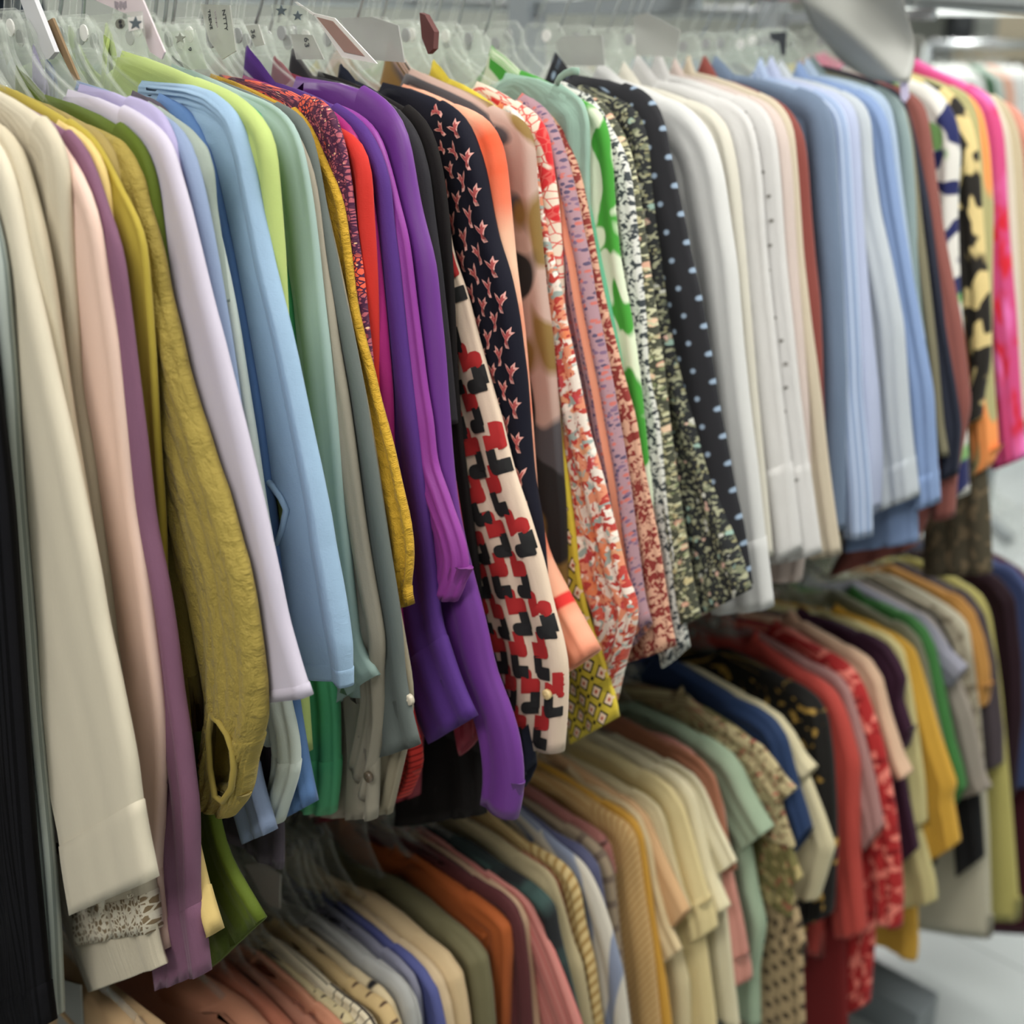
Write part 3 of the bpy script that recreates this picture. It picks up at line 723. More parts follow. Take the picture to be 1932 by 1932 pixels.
G('u', 'shirt', 'slate blue shirt', 'slate blue shirt with a grey-blue cuff beside the olive balloon sleeve', SLATE, '100,126 145,152 250,188 305,212', '344,243 362,272 373,310 388,373 406,466 424,570 437,648 450,739 460,830 470,1000 475,1250 482,1440 500,1510 517,1567', '461,1590', w=(.06, .055), cuff=1440, col='75,108')
G('u', 'shirt', 'sage grey shirt', 'sage grey shirt with a thin shoulder showing beside the slate blue one', SAGEG, '280,190 330,222 357,241', '388,277 401,323 406,390 418,470 430,570', None, len=.4, nocol=1)
G('u', 'shirt', 'mint white shirt', 'mint white shirt, narrow folded sleeve ending in a cream buttoned cuff', MINTW, '300,200 350,250 376,305', '388,345 400,390 424,492 440,570 455,661 466,739 479,816 492,907 502,973 515,1043 522,1150 532,1250 545,1330 560,1385 565,1440 558,1472 532,1552', '505,1540', w=(.05, .03), wm=.05, cuff=1440, hid=1)
G('u', 'jumper', 'charcoal plum jumper', 'charcoal plum jumper, just its dark rounded hem showing below the cuffs', CHPL, '250,170 310,195', '350,280 380,420 420,700 470,1000 505,1250 520,1400 530,1500', None, hid=1, bedge='350,500 450,1000 515,1400 533,1556 532,1640', bhem='462,1598')
G('u', 'shirt', 'cornflower blue shirt', 'cornflower blue shirt with one pointed cuff corner showing at the bottom', CORN, '300,175 360,205', '400,290 440,480 490,760 530,1050 560,1330 580,1450 594,1513', '535,1545', hid=1)
G('u', 'blouse', 'light blue gathered blouse', 'light blue blouse with a gathered shoulder yoke and full rolled-cuff sleeve', LBLUE, '269,168 290,158 330,157 362,160 400,172', '430,195 447,215 461,246 474,290 484,336 497,401 515,492 528,545 546,617 559,674 574,747 590,824 605,894 620,972 629,1032 642,1102 652,1162 660,1219 662,1265 663,1294', '572,1272', nocol=1, w=(.08, .085), cuff=1262, puff=.35, lam=.045, t=1.2,
  notch=.150, back=.10, gather=(.06, .0022, .10, .011), amp=.005, hole='493,896 512,915 530,940 540,962 532,1000 517,1040 505,1000 496,950')
G('u', 'blouse', 'lime green blouse', 'lime green blouse with a pointed collar under a star-marked tag', LIME, '191,62 230,95 285,116 362,142 400,156', '450,179 484,212 507,238 516,272 520,323 528,414 534,492 537,565 545,700 560,1000 575,1300 583,1418', '558,1425', col='135,44', w=(.08, .04))
G('u', 'blouse', 'emerald satin blouse', 'emerald satin blouse, thin edge above and bright green cuff at the bottom', EMER, '440,182 500,215', '525,400 534,480 548,558 556,648 570,800 590,1000 610,1150 625,1250 636,1322 638,1460 629,1535', '577,1515', hid=1, w=(.05, .05), cuff=1440)
G('u', 'blouse', 'mint crepe blouse', 'mint crepe blouse with two long folds and a pointed wing cuff', MINT, '450,170 502,189 528,205', '556,234 566,264 577,310 590,388 601,480 610,570 621,656 629,739 639,829 651,967 660,1038 667,1110 675,1180 677,1212 693,1240 714,1273', '639,1327', w=(.075, .08), lam=.026, amp=.004, back=.07, gather=(.05, .0012, .07, .008))
G('u', 'shirt', 'taupe shirt', 'taupe shirt whose buttoned sleeve placket ends in a long point', TAUPE, '500,192 555,235', '590,320 605,430 612,490 626,565 639,656 652,726 665,816 675,894 685,970 693,1025 706,1102 719,1172 727,1224 720,1265 722,1296 724,1374 716,1420 706,1470 694,1514', '672,1440', hid=1, w=(.06, .05), btn='695,1466', bmat=plain('horn_button', (96, 84, 70), .3), bedge='600,450 680,1000 715,1400 712,1500 709,1545', bhem='625,1540')
G('u', 'shirt', 'dark grey-green shirt', 'dark grey-green shirt with a straight sleeve between taupe and mustard', DGREY, '375,140 440,164 512,186 554,206', '582,233 592,272 603,323 618,414 635,485 649,565 665,622 673,674 688,739 693,785 706,855 724,972 737,1050 748,1120 758,1193 762,1270 775,1340 792,1405', '719,1426', w=(.07, .07), lam=.03, col='322,104')
G('u', 'shirt', 'grey khaki shirt', 'grey khaki twill shirt, cuff hanging under the dark grey-green sleeve', KHK2, '530,200 575,235', '590,280 640,500 700,800 745,1100 765,1222 778,1290 779,1330 772,1390 760,1440 738,1535', '700,1530', hid=1, w=(.06, .045), btn='772,1320')
G('u', 'blouse', 'mustard linen blouse', 'mustard linen blouse with a creased sleeve ending in a ruffled cuff', MUST, '554,200 569,215 583,230', '597,262 616,310 636,349 647,388 660,480 670,570 678,609 693,666 704,700 711,739 724,785 740,842 758,925 770,972 777,1020 777,1071 769,1116 777,1141', '754,1147', w=(.07, .022), wm=.05, cuff=1110, cw=1.0, cf=1.2, gather=(1.0, .0018, .06, .006))
G('u', 'blouse', 'batik print blouse', 'plum and coral batik print blouse with a ruched neck', BATIK, '414,140 450,146 502,155 533,164 605,186', '630,212 641,245 652,285 662,349 670,427 681,500 686,540 692,600 700,670 706,760', None, lam=.02, ch=.012, nocol=1)
G('u', 'jumper', 'tomato red jumper', 'tomato red jumper with a ribbed red cuff hanging far below', RED, '600,222 641,240 660,247', '680,262 692,285 699,315 702,388 709,490 713,600 713,680 720,850 736,1000 755,1200 775,1330 790,1400 798,1420 797,1447 772,1500', '742,1500', w=(.08, .035), cuff=1385, cmat=REDR)
G('u', 'blouse', 'magenta blouse', 'magenta satin blouse showing as a thin bright strip before the purples', MAG, '600,196 634,212 657,231', '675,256 690,300 700,360 709,414 718,500 724,558 732,648 740,739 742,829 750,1000 758,1150 772,1300 794,1418', '755,1440')
G('u', 'blouse', 'indigo purple blouse', 'indigo purple blouse with a tall collar and broad flared cuff', INDP, '520,155 579,178 631,191 665,213', '691,236 706,261 722,298 735,336 740,414 750,480 758,558 768,648 779,739 789,816 797,894 810,975 823,1089 833,1188 838,1193 854,1245 877,1309 898,1351', '799,1410', col='463,85', w=(.08, .09), cuff=1190, lam=.028, amp=.003)
G('u', 'blouse', 'orchid satin blouse', 'bright orchid purple satin blouse with thin pleats and a curling edge', ORCH, '560,172 640,197 665,206', '696,228 717,256 730,298 742,340 753,388 768,440 776,500 784,571 794,648 805,739 815,790 823,881 841,920 856,970 869,999 885,1063 878,1105 862,1135', '835,1125', w=(.07, .045), lam=.010, amp=.003)
G('u', 'blouse', 'royal violet blouse', 'royal violet blouse, the widest purple one, its long sleeve tapering lowest', VIOL, '559,145 595,146 640,151 683,159 717,176', '742,202 761,228 771,259 781,323 794,401 821,490 828,571 838,661 843,739 849,816 852,868 862,960 877,1032 895,1102 916,1180 934,1271 952,1310 972,1364 985,1426 988,1497 976,1545', '918,1517', nocol=1, w=(.085, .05), wm=.07, lam=.034, amp=.0032)
G('u', 'blouse', 'crimson blouse', 'crimson blouse, dark red hem showing under the indigo purple cuff', CRIM, '550,138 600,158 650,178 715,210', '760,300 815,560 850,860 866,960 880,1050 890,1150 900,1280 916,1370', '850,1450', hid=1, col='515,104', w=(.05, .06), bedge='730,400 800,900 800,1300 790,1500', bhem='590,1555')
G('u', 'cardigan', 'charcoal knit cardigan', 'charcoal knit cardigan with a thin edge beside the royal violet blouse', CHARC, '590,142 660,160 730,185 775,233', '793,270 808,330 818,414 830,500 845,640 860,800', None, len=.4, col='549,90')
G('u', 'shirt', 'black plain shirt', 'plain black shirt with a smooth shoulder before the bird print', BLACK, '700,170 740,186 774,198 799,218', '817,248 830,298 841,362 849,440 853,500 856,558 859,635 864,739 872,829 880,894 890,975 905,1080 915,1250 916,1420', None, bedge='835,480 860,900 895,1200 917,1480 917,1535', bhem='743,1560')
G('u', 'blouse', 'dark navy blouse', 'dark navy blouse showing as a thin line under the black and red print', NAVY, '672,152 700,165 760,208', '800,300 840,500 866,780 889,960 905,1080 930,1200 960,1320 1000,1400 1015,1420 1010,1440', '985,1490', hid=1, col='640,119')
G('u', 'blouse', 'red and black geometric blouse', 'cream blouse printed with red and black rounded blocks, cuff buttoned', GEO, '735,190 795,225', '832,330 845,430 854,488 869,519 885,571 900,635 916,687 929,739 943,778 954,829 970,894 994,959 1011,1017 1027,1063 1042,1141 1055,1180 1068,1232 1072,1258 1069,1348 1063,1418', '985,1404', hid=1, w=(.075, .10), wm=.12, decals=hooks_print, dmats=[GEO_R, GEO_K], lam=.042, amp=.005, btn='1032,1310', bmat=plain('cream_button', (222, 196, 140), .3))
G('u', 'blouse', 'navy bird print blouse', 'dark navy blouse printed all over with small pink birds', BIRDG, '722,155 761,160 799,175 838,190 864,207', '885,233 903,279 916,323 926,388 941,460 956,495 965,532 978,596 985,656 993,713 998,790 1004,868 1009,920 1021,975 1027,1038 1032,1120 1036,1200', '930,1215', w=(.085, .13), decals=birds, dmats=[BIRD_O, BIRD_I], lam=.04, amp=.003, nocol=1)
G('u', 'blouse', 'peach tie-dye blouse', 'peach and coral tie-dye blouse with red stripes low on its sleeve', PEACH, '761,158 823,184 864,197 890,207', '916,222 935,246 947,280 954,336 961,414 969,500 985,620 1000,800 1010,950 1029,1043 1060,1102 1081,1141 1102,1180 1128,1227', '1076,1265', w=(.075, .06), nocol=1)
G('u', 'blouse', 'large blob print blouse', 'grey blouse printed with large mauve, ochre and black rounded shapes', CAMO, '775,128 797,146 876,168 940,204 960,213', '985,222 1002,248 1007,275 1009,336 1016,414 1022,480 1029,558 1040,635 1045,700 1053,790 1058,868 1065,960 1067,1027 1068,1090 1072,1150', None, w=(.085, .10), lam=.05, col='733,73')
G('u', 'blouse', 'yellow diamond print blouse', 'yellow blouse printed with black-edged diamonds, wide cuff at the bottom', YEL, '848,148 890,168 925,188 960,225', '985,300 1010,420 1025,520 1042,661 1053,739 1060,829 1071,894 1079,959 1086,1012 1094,1077 1102,1128 1115,1180 1133,1219 1138,1250 1148,1271 1159,1304 1167,1353', '1066,1410', hid=1, col='815,112', w=(.06, .09), decals=diamonds, dmats=[YEL_K, YEL_P, YEL_R], lam=.05)
G('u', 'blouse', 'orange-red floral blouse', 'white blouse with orange and red flowers and a curled sleeve end', ORFL, '945,190 982,210', '1005,260 1018,350 1030,430 1050,510 1060,545 1066,596 1081,661 1097,739 1112,816 1133,881 1153,965 1169,1025 1182,1089 1198,1120 1205,1131 1204,1170 1185,1232 1175,1270 1164,1322', '1140,1330', hid=1, w=(.06, .04), wm=.09)
G('u', 'blouse', 'white and red floral blouse', 'off-white blouse with bright red flower sprays beside the blob print', WRED, '900,153 975,190 1003,207', '1022,228 1035,259 1042,310 1053,388 1060,480 1063,560 1070,650', None, nocol=1)
G('u', 'blouse', 'mauve paisley stripe blouse', 'mauve paisley-striped blouse with coral lines and a pointed cuff', MAUV, '985,175 1009,189 1029,203', '1045,228 1055,259 1071,310 1084,362 1099,440 1111,490 1120,558 1133,622 1143,674 1154,726 1167,803 1179,868 1190,946 1196,1000 1206,1080 1215,1140 1226,1175', '1195,1211', w=(.08, .06), nocol=1)
G('u', 'blouse', 'red-brown animal print blouse', 'peach blouse with a red-brown animal print and straight cuff', LEOP, '1035,212 1068,250', '1095,330 1115,430 1128,506 1141,571 1154,622 1169,682 1182,734 1198,785 1208,855 1218,907 1232,975 1244,1038 1255,1115 1265,1180 1274,1219', '1180,1250', hid=1, w=(.06, .085))
G('u', 'blouse', 'sage tie-neck blouse', 'soft sage green blouse with a short strap lifting off its shoulder', SAGEB, '954,164 970,140 1024,141 1050,153 1081,174', '1100,190 1110,225 1112,270 1111,310 1112,388 1114,450 1120,560', None, nocol=1, t=1.3, notch=.150, strap='1050,158 1056,147 1066,139 1080,134 1092,135')
G('u', 'blouse', 'spearmint satin blouse', 'spearmint green satin blouse, a thin shiny line beside the animal print', MINTG, '1050,205 1085,240', '1105,320 1118,400 1135,492 1146,545 1159,609 1172,674 1180,740', None, hid=1)
G('u', 'blouse', 'green leaf print blouse', 'white blouse with large green leaves and a wide leafy collar', LEAF, '983,132 1040,158 1097,186', '1124,200 1141,222 1149,259 1155,310 1159,388 1168,480 1177,532 1190,596 1198,648 1208,726 1216,803 1222,868 1229,920 1232,960', None, col='925,85')
G('u', 'blouse', 'black-speckled blouse', 'ivory blouse densely speckled with black, straight cuff', SPECK, '1050,148 1107,175 1133,202', '1154,246 1172,272 1187,310 1195,375 1208,490 1216,558 1223,635 1231,713 1244,790 1255,894 1264,970 1275,1038 1283,1115 1293,1180 1300,1219', '1255,1258', w=(.08, .05), nocol=1)
G('u', 'blouse', 'dark green floral blouse', 'dark green blouse covered in beige and pink flowers, wide lower sleeve', FLCG, '1090,165 1138,192', '1160,225 1182,265 1198,323 1210,400 1222,490 1238,600 1252,700 1262,800 1275,900 1290,1000 1305,1100 1320,1165', '1270,1178', w=(.08, .06), nocol=1)
G('u', 'blouse', 'black floral blouse', 'black blouse with pale flowers, its long flared sleeve beside the dotted one', FLNV, '1097,155 1159,180 1196,195', '1216,223 1226,259 1234,336 1247,440 1257,500 1262,558 1274,635 1289,700 1306,752 1325,816 1341,881 1368,959 1389,1020 1410,1095 1416,1112', '1296,1177', w=(.08, .12), lam=.03, nocol=1)
G('u', 'blouse', 'black dotted blouse', 'black blouse with small blue-grey dots and a ruffled neck', DOTS, '1081,143 1115,142 1172,153 1210,166', '1236,191 1252,228 1262,285 1278,362 1293,427 1304,490 1319,545 1330,609 1340,666 1355,765 1371,842 1387,933 1400,980 1410,1050 1418,1103', '1340,1120', col='1045,98', w=(.08, .08), lam=.04)
G('u', 'shirt', 'plain white shirt', 'plain white shirt right beside the dotted black blouse, sleeve hanging lowest', WHITE3, '1175,150 1210,164 1242,178 1288,194', '1314,217 1333,240 1345,259 1363,323 1376,414 1389,500 1400,640 1415,780 1430,900 1440,1000 1449,1076 1457,1145', '1368,1152', col='1128,114', lam=.03, cuff=1020, w=(.085, .085))
G('u', 'shirt', 'ivory shirt', 'ivory shirt second among the whites, soft sleeve folds', WHITE2, '1210,160 1280,180 1330,197', '1355,215 1375,245 1390,320 1400,420 1412,560 1425,720 1440,880 1450,990 1455,1050', '1400,1070', col='1174,116')
G('u', 'shirt', 'white linen shirt', 'white linen shirt in the middle of the whites with a pointed collar', WHITE, '1240,150 1330,171 1385,194', '1410,215 1425,255 1435,330 1445,480 1460,620 1475,760 1490,880 1500,960 1508,1040', '1455,1060', col='1200,101', cuff=870)
G('u', 'shirt', 'white studded shirt', 'white shirt with a line of tiny grey studs and a broad cuff', WHITE, '1262,140 1350,165 1420,188', '1446,208 1462,250 1470,330 1480,480 1495,620 1507,740 1522,860 1535,950 1548,1043', '1450,1063', col='1239,91', cuff=868, decals=studs, dmats=[STUD], w=(.085, .09))
G('u', 'shirt', 'pinkish white shirt', 'pinkish white shirt with its pale pink cuff below the studded one', PKBG, '1290,140 1380,165 1445,190', '1470,212 1485,250 1494,330 1502,480 1512,600 1525,760 1530,900 1525,1000 1512,1095', '1455,1095', col='1270,109')
G('u', 'shirt', 'warm beige shirt', 'warm beige shirt last before the brick red one', BEIGE, '1310,135 1400,160 1462,185', '1487,215 1497,240 1505,330 1515,480 1530,609 1541,687 1551,765 1559,842 1567,907 1577,980 1587,1045', '1548,1050', col='1296,103', w=(.08, .05))
G('u', 'shirt', 'brick red shirt', 'brick red shirt between the beige and denim blue', BRICK, '1355,147 1430,170 1479,195', '1502,225 1515,251 1523,311 1528,388 1537,492 1546,571 1550,661 1551,726 1556,850 1565,1000', None, col='1326,104', len=.4)
G('u', 'shirt', 'slate denim shirt', 'slate denim shirt, first and darkest of the blues', DENIM, '1385,140 1432,150 1500,162 1536,172', '1560,192 1569,225 1574,262 1577,330 1582,420 1588,490 1592,609 1596,713 1592,868 1591,1000', '1556,985', col='1347,104', lam=.03)
G('u', 'shirt', 'fine-striped blue shirt', 'fine-striped soft blue shirt right after the slate denim one', BL1, '1450,145 1480,155 1535,167 1565,180', '1590,200 1600,240 1605,320 1610,420 1615,500 1623,661 1625,740 1635,850 1642,930 1644,1012', '1595,1010', col='1432,108')
G('u', 'shirt', 'periwinkle shirt', 'pale periwinkle shirt in the middle of the blues, cuff open', BL2, '1475,145 1540,160 1590,180', '1612,203 1620,240 1624,320 1628,420 1634,500 1645,620 1657,739 1662,868 1656,960', '1640,975', col='1452,105')
G('u', 'shirt', 'pale grey-blue shirt', 'pale grey-blue shirt with a wide square cuff', BL3, '1495,145 1570,160 1618,183', '1638,208 1643,240 1646,300 1660,400 1681,490 1704,609 1717,790 1733,935', '1652,966', col='1470,112', cuff=860)
G('u', 'shirt', 'mid blue oxford shirt', 'mid blue oxford shirt, strongest blue, with a grey-blue tail below', BL4, '1525,142 1600,158 1645,180', '1665,205 1678,240 1688,320 1700,400 1716,490 1742,635 1761,739 1767,868 1772,948', '1730,962', col='1505,115', cuff=880, bedge='1690,500 1715,800 1730,960 1732,1022', bhem='1592,1040')
G('u', 'shirt', 'powder blue shirt', 'powder blue shirt with a thin edge beside the oxford one', BL5, '1545,140 1620,155 1662,175', '1680,200 1690,250 1700,340 1712,440 1725,540 1745,640', None, col='1520,108', len=.4)
G('u', 'shirt', 'grey sage shirt', 'grey sage shirt half under the grey plastic sheet', SAGE7, '1560,140 1640,155 1682,172', '1704,196 1718,255 1724,320 1728,388 1733,500 1740,600 1755,700 1765,800', None, col='1530,103')
G('u', 'shirt', 'olive taupe shirt', 'olive taupe shirt, narrow strip past the last blue one', OLTP, '1640,155 1688,178', '1712,210 1722,260 1731,336 1740,420 1750,500 1768,661 1775,740 1780,800 1790,860', '1768,860')
G('u', 'shirt', 'ink navy shirt', 'ink navy shirt with a black cuff near the far end', NAV2, '1655,150 1703,178', '1722,230 1735,290 1755,390 1768,490 1789,635 1802,713 1815,803 1808,894', '1776,906')
G('u', 'shirt', 'brownish brick shirt', 'brownish brick shirt between the navy and the swirl print', BRKB, '1675,155 1714,170', '1743,192 1753,233 1766,336 1781,440 1793,500 1815,609 1833,765 1822,815 1805,900 1800,975', '1760,980', bedge='1760,500 1770,800 1760,960 1728,1030', bhem='1560,1090')
G('u', 'blouse', 'navy and white swirl blouse', 'white blouse with bold navy swirls near the far end', SWNV, '1735,150 1768,168', '1794,202 1808,235 1812,285 1806,400 1808,480 1812,560 1818,640 1822,800 1826,932', '1802,935')
G('u', 'blouse', 'black and cream print blouse', 'black blouse printed with big cream petals', BKCR, '1735,145 1781,164 1803,180', '1824,208 1838,250 1847,298 1852,388 1860,495 1866,532 1869,609 1868,680 1856,740 1850,790', '1830,800')
G('u', 'blouse', 'khaki and orange blouse', 'khaki blouse streaked with orange beside the hot pink one', KHOR, '1770,150 1820,171', '1846,194 1857,222 1867,285 1874,388 1872,500 1871,661 1876,739 1884,855 1868,880', '1825,905', bedge='1800,400 1842,700 1868,960 1872,1080', bhem='1750,1085', bmat2=fabric('olive_brown_flowers', (80, 73, 56), [('blob', 70, 50, .58, (112, 98, 76), .4, 3)]))
G('u', 'blouse', 'hot pink swirl blouse', 'hot pink blouse with red swirls near the right edge', PINKR, '1722,104 1755,129 1820,153 1855,168', '1876,190 1892,240 1897,300 1900,388 1909,500 1917,584 1924,713 1931,803 1936,862', '1869,889', w=(.08, .06))
G('u', 'blouse', 'far cream blouse', 'cream blouse just past the hot pink one', CR9, '1850,165 1880,187', '1903,245 1912,330 1917,420 1922,520 1928,640 1935,800', None, len=.66)
G('u', 'blouse', 'far tan blouse', 'tan blouse at the right edge of the photo', TAN9, '1868,172 1897,192', '1920,240 1930,300 1938,420 1945,560 1952,800', None)
G('u', 'blouse', 'far coral blouse', 'coral pink blouse farthest on the upper rail', COR9, '1880,180 1922,205', '1950,260 1960,340 1970,500 1980,780', None)

# ------------------------------------------------------------------ lower rail, near to far
SALM = fabric('salmon_cotton', (206, 138, 106), wr=(50, 22), bump=.4); SALM2 = fabric('coral_salmon', (196, 116, 88), wr=(50, 22), bump=.4); SALM3 = fabric('dusty_salmon', (182, 120, 96)); PCH = fabric('peach_cotton', (214, 176, 128))
SPK2 = fabric('cream_fleck', (206, 188, 142), [('blob', 160, 130, .68, (70, 60, 50), .3, 2)]); CHEK = fabric('windowpane_check', (222, 208, 176), [('stripe', 0, .014, .12, (60, 52, 46), 0), ('stripe', 1, .014, .12, (60, 52, 46), 0)])
POLK = fabric('tan_polka', (202, 172, 118), [('dot', .017, .13, (86, 66, 48))]); BDOT = fabric('beige_black_spot', (206, 186, 146), [('dot', .05, .10, (24, 24, 28))])
GR1 = fabric('soft_grey', (172, 172, 168)); GR2 = fabric('pale_grey_shirt', (192, 192, 188)); BGR = fabric('blue_grey', (136, 136, 156)); BVI = fabric('blue_violet', (82, 88, 148)); TNA = fabric('light_tan', (204, 178, 140)); TNB = fabric('sandy_tan', (206, 178, 134))
OLV = fabric('army_olive', (112, 106, 74)); ORG = fabric('burnt_orange', (178, 86, 34)); MRN = fabric('maroon', (92, 42, 44)); TNT = fabric('rose_tan', (196, 160, 128)); PKR = fabric('pink_rib', (206, 128, 118), [('stripe', 0, .008, .4, (186, 104, 98), 0)])
TEAL = fabric('black_teal_print', (32, 34, 36), [('soft', 26, 20, .55, (56, 78, 74), .2, 3)]); OTN = fabric('olive_cream_edge', (178, 162, 122)); RST = fabric('rust_paisley', (160, 96, 70), [('cell', 120, .3, [(206, 160, 120), (110, 60, 50)], 2, .4)])
CBL = fabric('tan_cable_knit', (212, 184, 124), [('diag', .009, .4, (160, 128, 74), .7)], bump=.6); STRP = fabric('blue_grey_stripe', (206, 198, 182), [('diag', .04, .35, (128, 136, 156), .25)]); NVL = fabric('muted_navy', (82, 84, 116))
PLD = fabric('taupe_plaid', (158, 138, 112), [('stripe', 0, .03, .3, (106, 90, 74), 0), ('stripe', 1, .035, .3, (112, 96, 82), 0)]); RSE = fabric('dusty_rose_print', (158, 96, 88)); HRB = fabric('tan_herringbone', (200, 162, 104), [('diag', .006, .4, (168, 128, 76), .6)], bump=.4)
MSL = fabric('amber_mustard', (206, 150, 48)); CE1 = fabric('oat_cream', (216, 192, 146)); PC2 = fabric('pale_peach', (214, 168, 118)); CE2 = fabric('butter_cream', (222, 206, 160)); CE3 = fabric('warm_butter', (222, 202, 144)); CE4 = fabric('light_butter', (230, 218, 178)); CE5 = fabric('soft_ivory', (226, 216, 180))
TRC = fabric('terracotta', (170, 108, 80)); PNK = fabric('faded_pink', (206, 138, 122)); SGL = fabric('sage_soft', (160, 182, 152)); TWD = fabric('beige_tweed_print', (190, 174, 128), [('blob', 130, 90, .56, (110, 96, 66), .4, 2), ('blob', 150, 120, .66, (170, 90, 76), .4, 6)])
OLF = fabric('olive_flower_print', (124, 116, 66), [('blob', 60, 45, .55, (176, 160, 110), .4, 4), ('blob', 80, 60, .64, (150, 90, 70), .4, 9)]); CRO = fabric('tan_open_knit', (184, 158, 116), [('dot', .022, .26, (70, 58, 42))], bump=.5)
NBL = fabric('strong_navy', (34, 56, 96)); CTR = fabric('cream_trim', (212, 200, 160)); BKG = fabric('black_gold_flower', (30, 28, 26), [('blob', 50, 36, .62, (190, 152, 76), .4, 3)]); REDP = fabric('brick_coral', (198, 70, 60)); REDD = fabric('deep_red', (128, 26, 26))
DMV = fabric('dusty_mauve', (178, 128, 124)); RFL = fabric('red_flower_print', (190, 40, 40), [('blob', 60, 46, .55, (232, 130, 116), .6, 3), ('blob', 70, 60, .63, (130, 20, 24), .5, 9)]); CWT = fabric('shell_pink', (222, 182, 150)); PLD2 = fabric('deep_plum', (56, 22, 46)); PYL = fabric('pale_straw', (206, 194, 132))
GLD = fabric('golden_yellow', (216, 164, 52)); SGG = fabric('grey_moss', (120, 120, 96)); GRN = fabric('grass_green', (58, 122, 56)); LGB = fabric('lilac_grey', (150, 150, 166)); TPE = fabric('warm_grey', (154, 144, 132)); BLK2 = fabric('jet_black', (24, 24, 26), sheen=.05); PRT = fabric('beige_grey_print', (170, 160, 136), [('blob', 70, 50, .55, (116, 106, 88), .5, 5)])
WDR = fabric('white_dress_cotton', (196, 190, 166)); TOR = fabric('tan_orange', (196, 138, 64)); DPG = fabric('plum_grey', (76, 66, 72)); YGD = fabric('yellow_green_dress', (188, 178, 98)); BUR = fabric('burgundy_black', (40, 16, 28), sheen=.05); JNS = fabric('blue_denim', (64, 78, 124)); BUD = fabric('dark_burgundy', (74, 18, 34))

G('l', 'shirt', 'peach cotton shirt', 'peach shirt at the near end of the lower rail, barely showing at the bottom left', PCH, '296,1965 345,1995', '380,2040 392,2150', None, col='256,1912', len=.45)
G('l', 'shirt', 'light salmon shirt', 'light salmon shirt, foremost of the salmon ones at the bottom left', SALM, '350,1878 430,1915 520,1965', '560,2000 585,2060', None, col='318,1876', len=.45)
G('l', 'shirt', 'coral salmon shirt', 'coral salmon shirt, second in the salmon bunch', SALM2, '420,1865 478,1905 565,1955', '600,1985 612,2060', None, col='385,1850', len=.45)
G('l', 'shirt', 'dusty salmon shirt', 'dusty salmon shirt, third in the salmon bunch with an open collar', SALM3, '455,1858 530,1898 600,1935', '630,1965 640,2050', None, col='425,1830', len=.45)
G('l', 'shirt', 'pale salmon shirt', 'salmon shirt with a pointed collar, last of the salmon bunch before the flecked cream', SALM, '490,1845 525,1869 579,1886 622,1911', '645,1935 652,2010', None, col='460,1815', len=.45)
G('l', 'shirt', 'cream flecked shirt', 'cream shirt flecked with black before the checked one', SPK2, '502,1838 579,1869 620,1886', '650,1907 670,1935 680,2000', None, col='464,1796', len=.45)
G('l', 'shirt', 'windowpane check shirt', 'cream shirt with a thin black windowpane check', CHEK, '517,1820 595,1851 645,1876', '675,1897 695,1917 712,1948 720,2020', None, col='476,1769', len=.45)
G('l', 'shirt', 'tan polka dot shirt', 'tan shirt with small brown polka dots', POLK, '522,1800 631,1836 683,1864', '712,1880 735,1900 751,1935 758,2010', None, col='499,1763', len=.45)
G('l', 'shirt', 'beige spotted shirt', 'beige shirt with sparse large black spots', BDOT, '574,1787 647,1820 690,1843', '718,1862 740,1890 756,1935 765,2010', None, col='531,1736', len=.45)
G('l', 'shirt', 'soft grey shirt', 'soft grey shirt with a white-edged collar', GR1, '590,1770 660,1795 715,1820', '745,1838 766,1862 780,1900 786,1950 790,2020', None, col='553,1727', len=.45)
G('l', 'shirt', 'pale grey shirt', 'pale grey shirt right before the blue-grey one', GR2, '603,1763 678,1800 738,1829', '766,1856 784,1887 793,1925 797,2000', None, col='590,1726', len=.45)
G('l', 'shirt', 'blue-grey shirt', 'dull blue-grey shirt with a slim shoulder line', BGR, '616,1740 683,1774 750,1806', '779,1838 792,1872 797,1920 800,2000', None, col='585,1693', len=.45)
G('l', 'shirt', 'blue-violet shirt', 'blue-violet shirt on the lower rail', BVI, '642,1735 709,1766 770,1798', '799,1828 823,1867 832,1900 840,1940 845,2010', None, col='608,1679', len=.45)
G('l', 'shirt', 'light tan shirt', 'light tan shirt between the blue-violet and sandy ones', TNA, '647,1724 709,1755 781,1789', '810,1815 833,1846 849,1898 855,1940 860,2010', None, col='621,1666', len=.45)
G('l', 'shirt', 'sandy tan shirt', 'sandy tan shirt with a tall collar beside the olive one', TNB, '693,1719 761,1748 812,1776', '838,1797 867,1841 876,1890 882,1935 886,2010', None, col='659,1662', len=.45)
G('l', 'shirt', 'army olive shirt', 'army olive shirt beside the burnt orange one', OLV, '727,1688 812,1724 864,1747', '895,1776 916,1807 926,1872 931,1935 935,2020', None, col='688,1646', len=.45)
G('l', 'shirt', 'burnt orange shirt', 'burnt orange shirt with a large pointed collar', ORG, '781,1642 890,1686 910,1698', '935,1716 962,1745 967,1794 964,1860 962,1935 962,2020', None, col='744,1590', len=.45, lam=.02, amp=.004)
G('l', 'blouse', 'maroon blouse', 'maroon blouse right after the burnt orange shirt', MRN, '794,1624 864,1647 917,1668', '943,1680 972,1709 988,1755 998,1833 1004,1935 1006,2020', None, col='766,1594', len=.45)
G('l', 'blouse', 'rose tan blouse', 'rose tan blouse, a thin pale line beside the maroon', TNT, '820,1624 900,1652 947,1675', '978,1701 996,1737 1004,1820 1018,1935 1025,2020', None, len=.45)
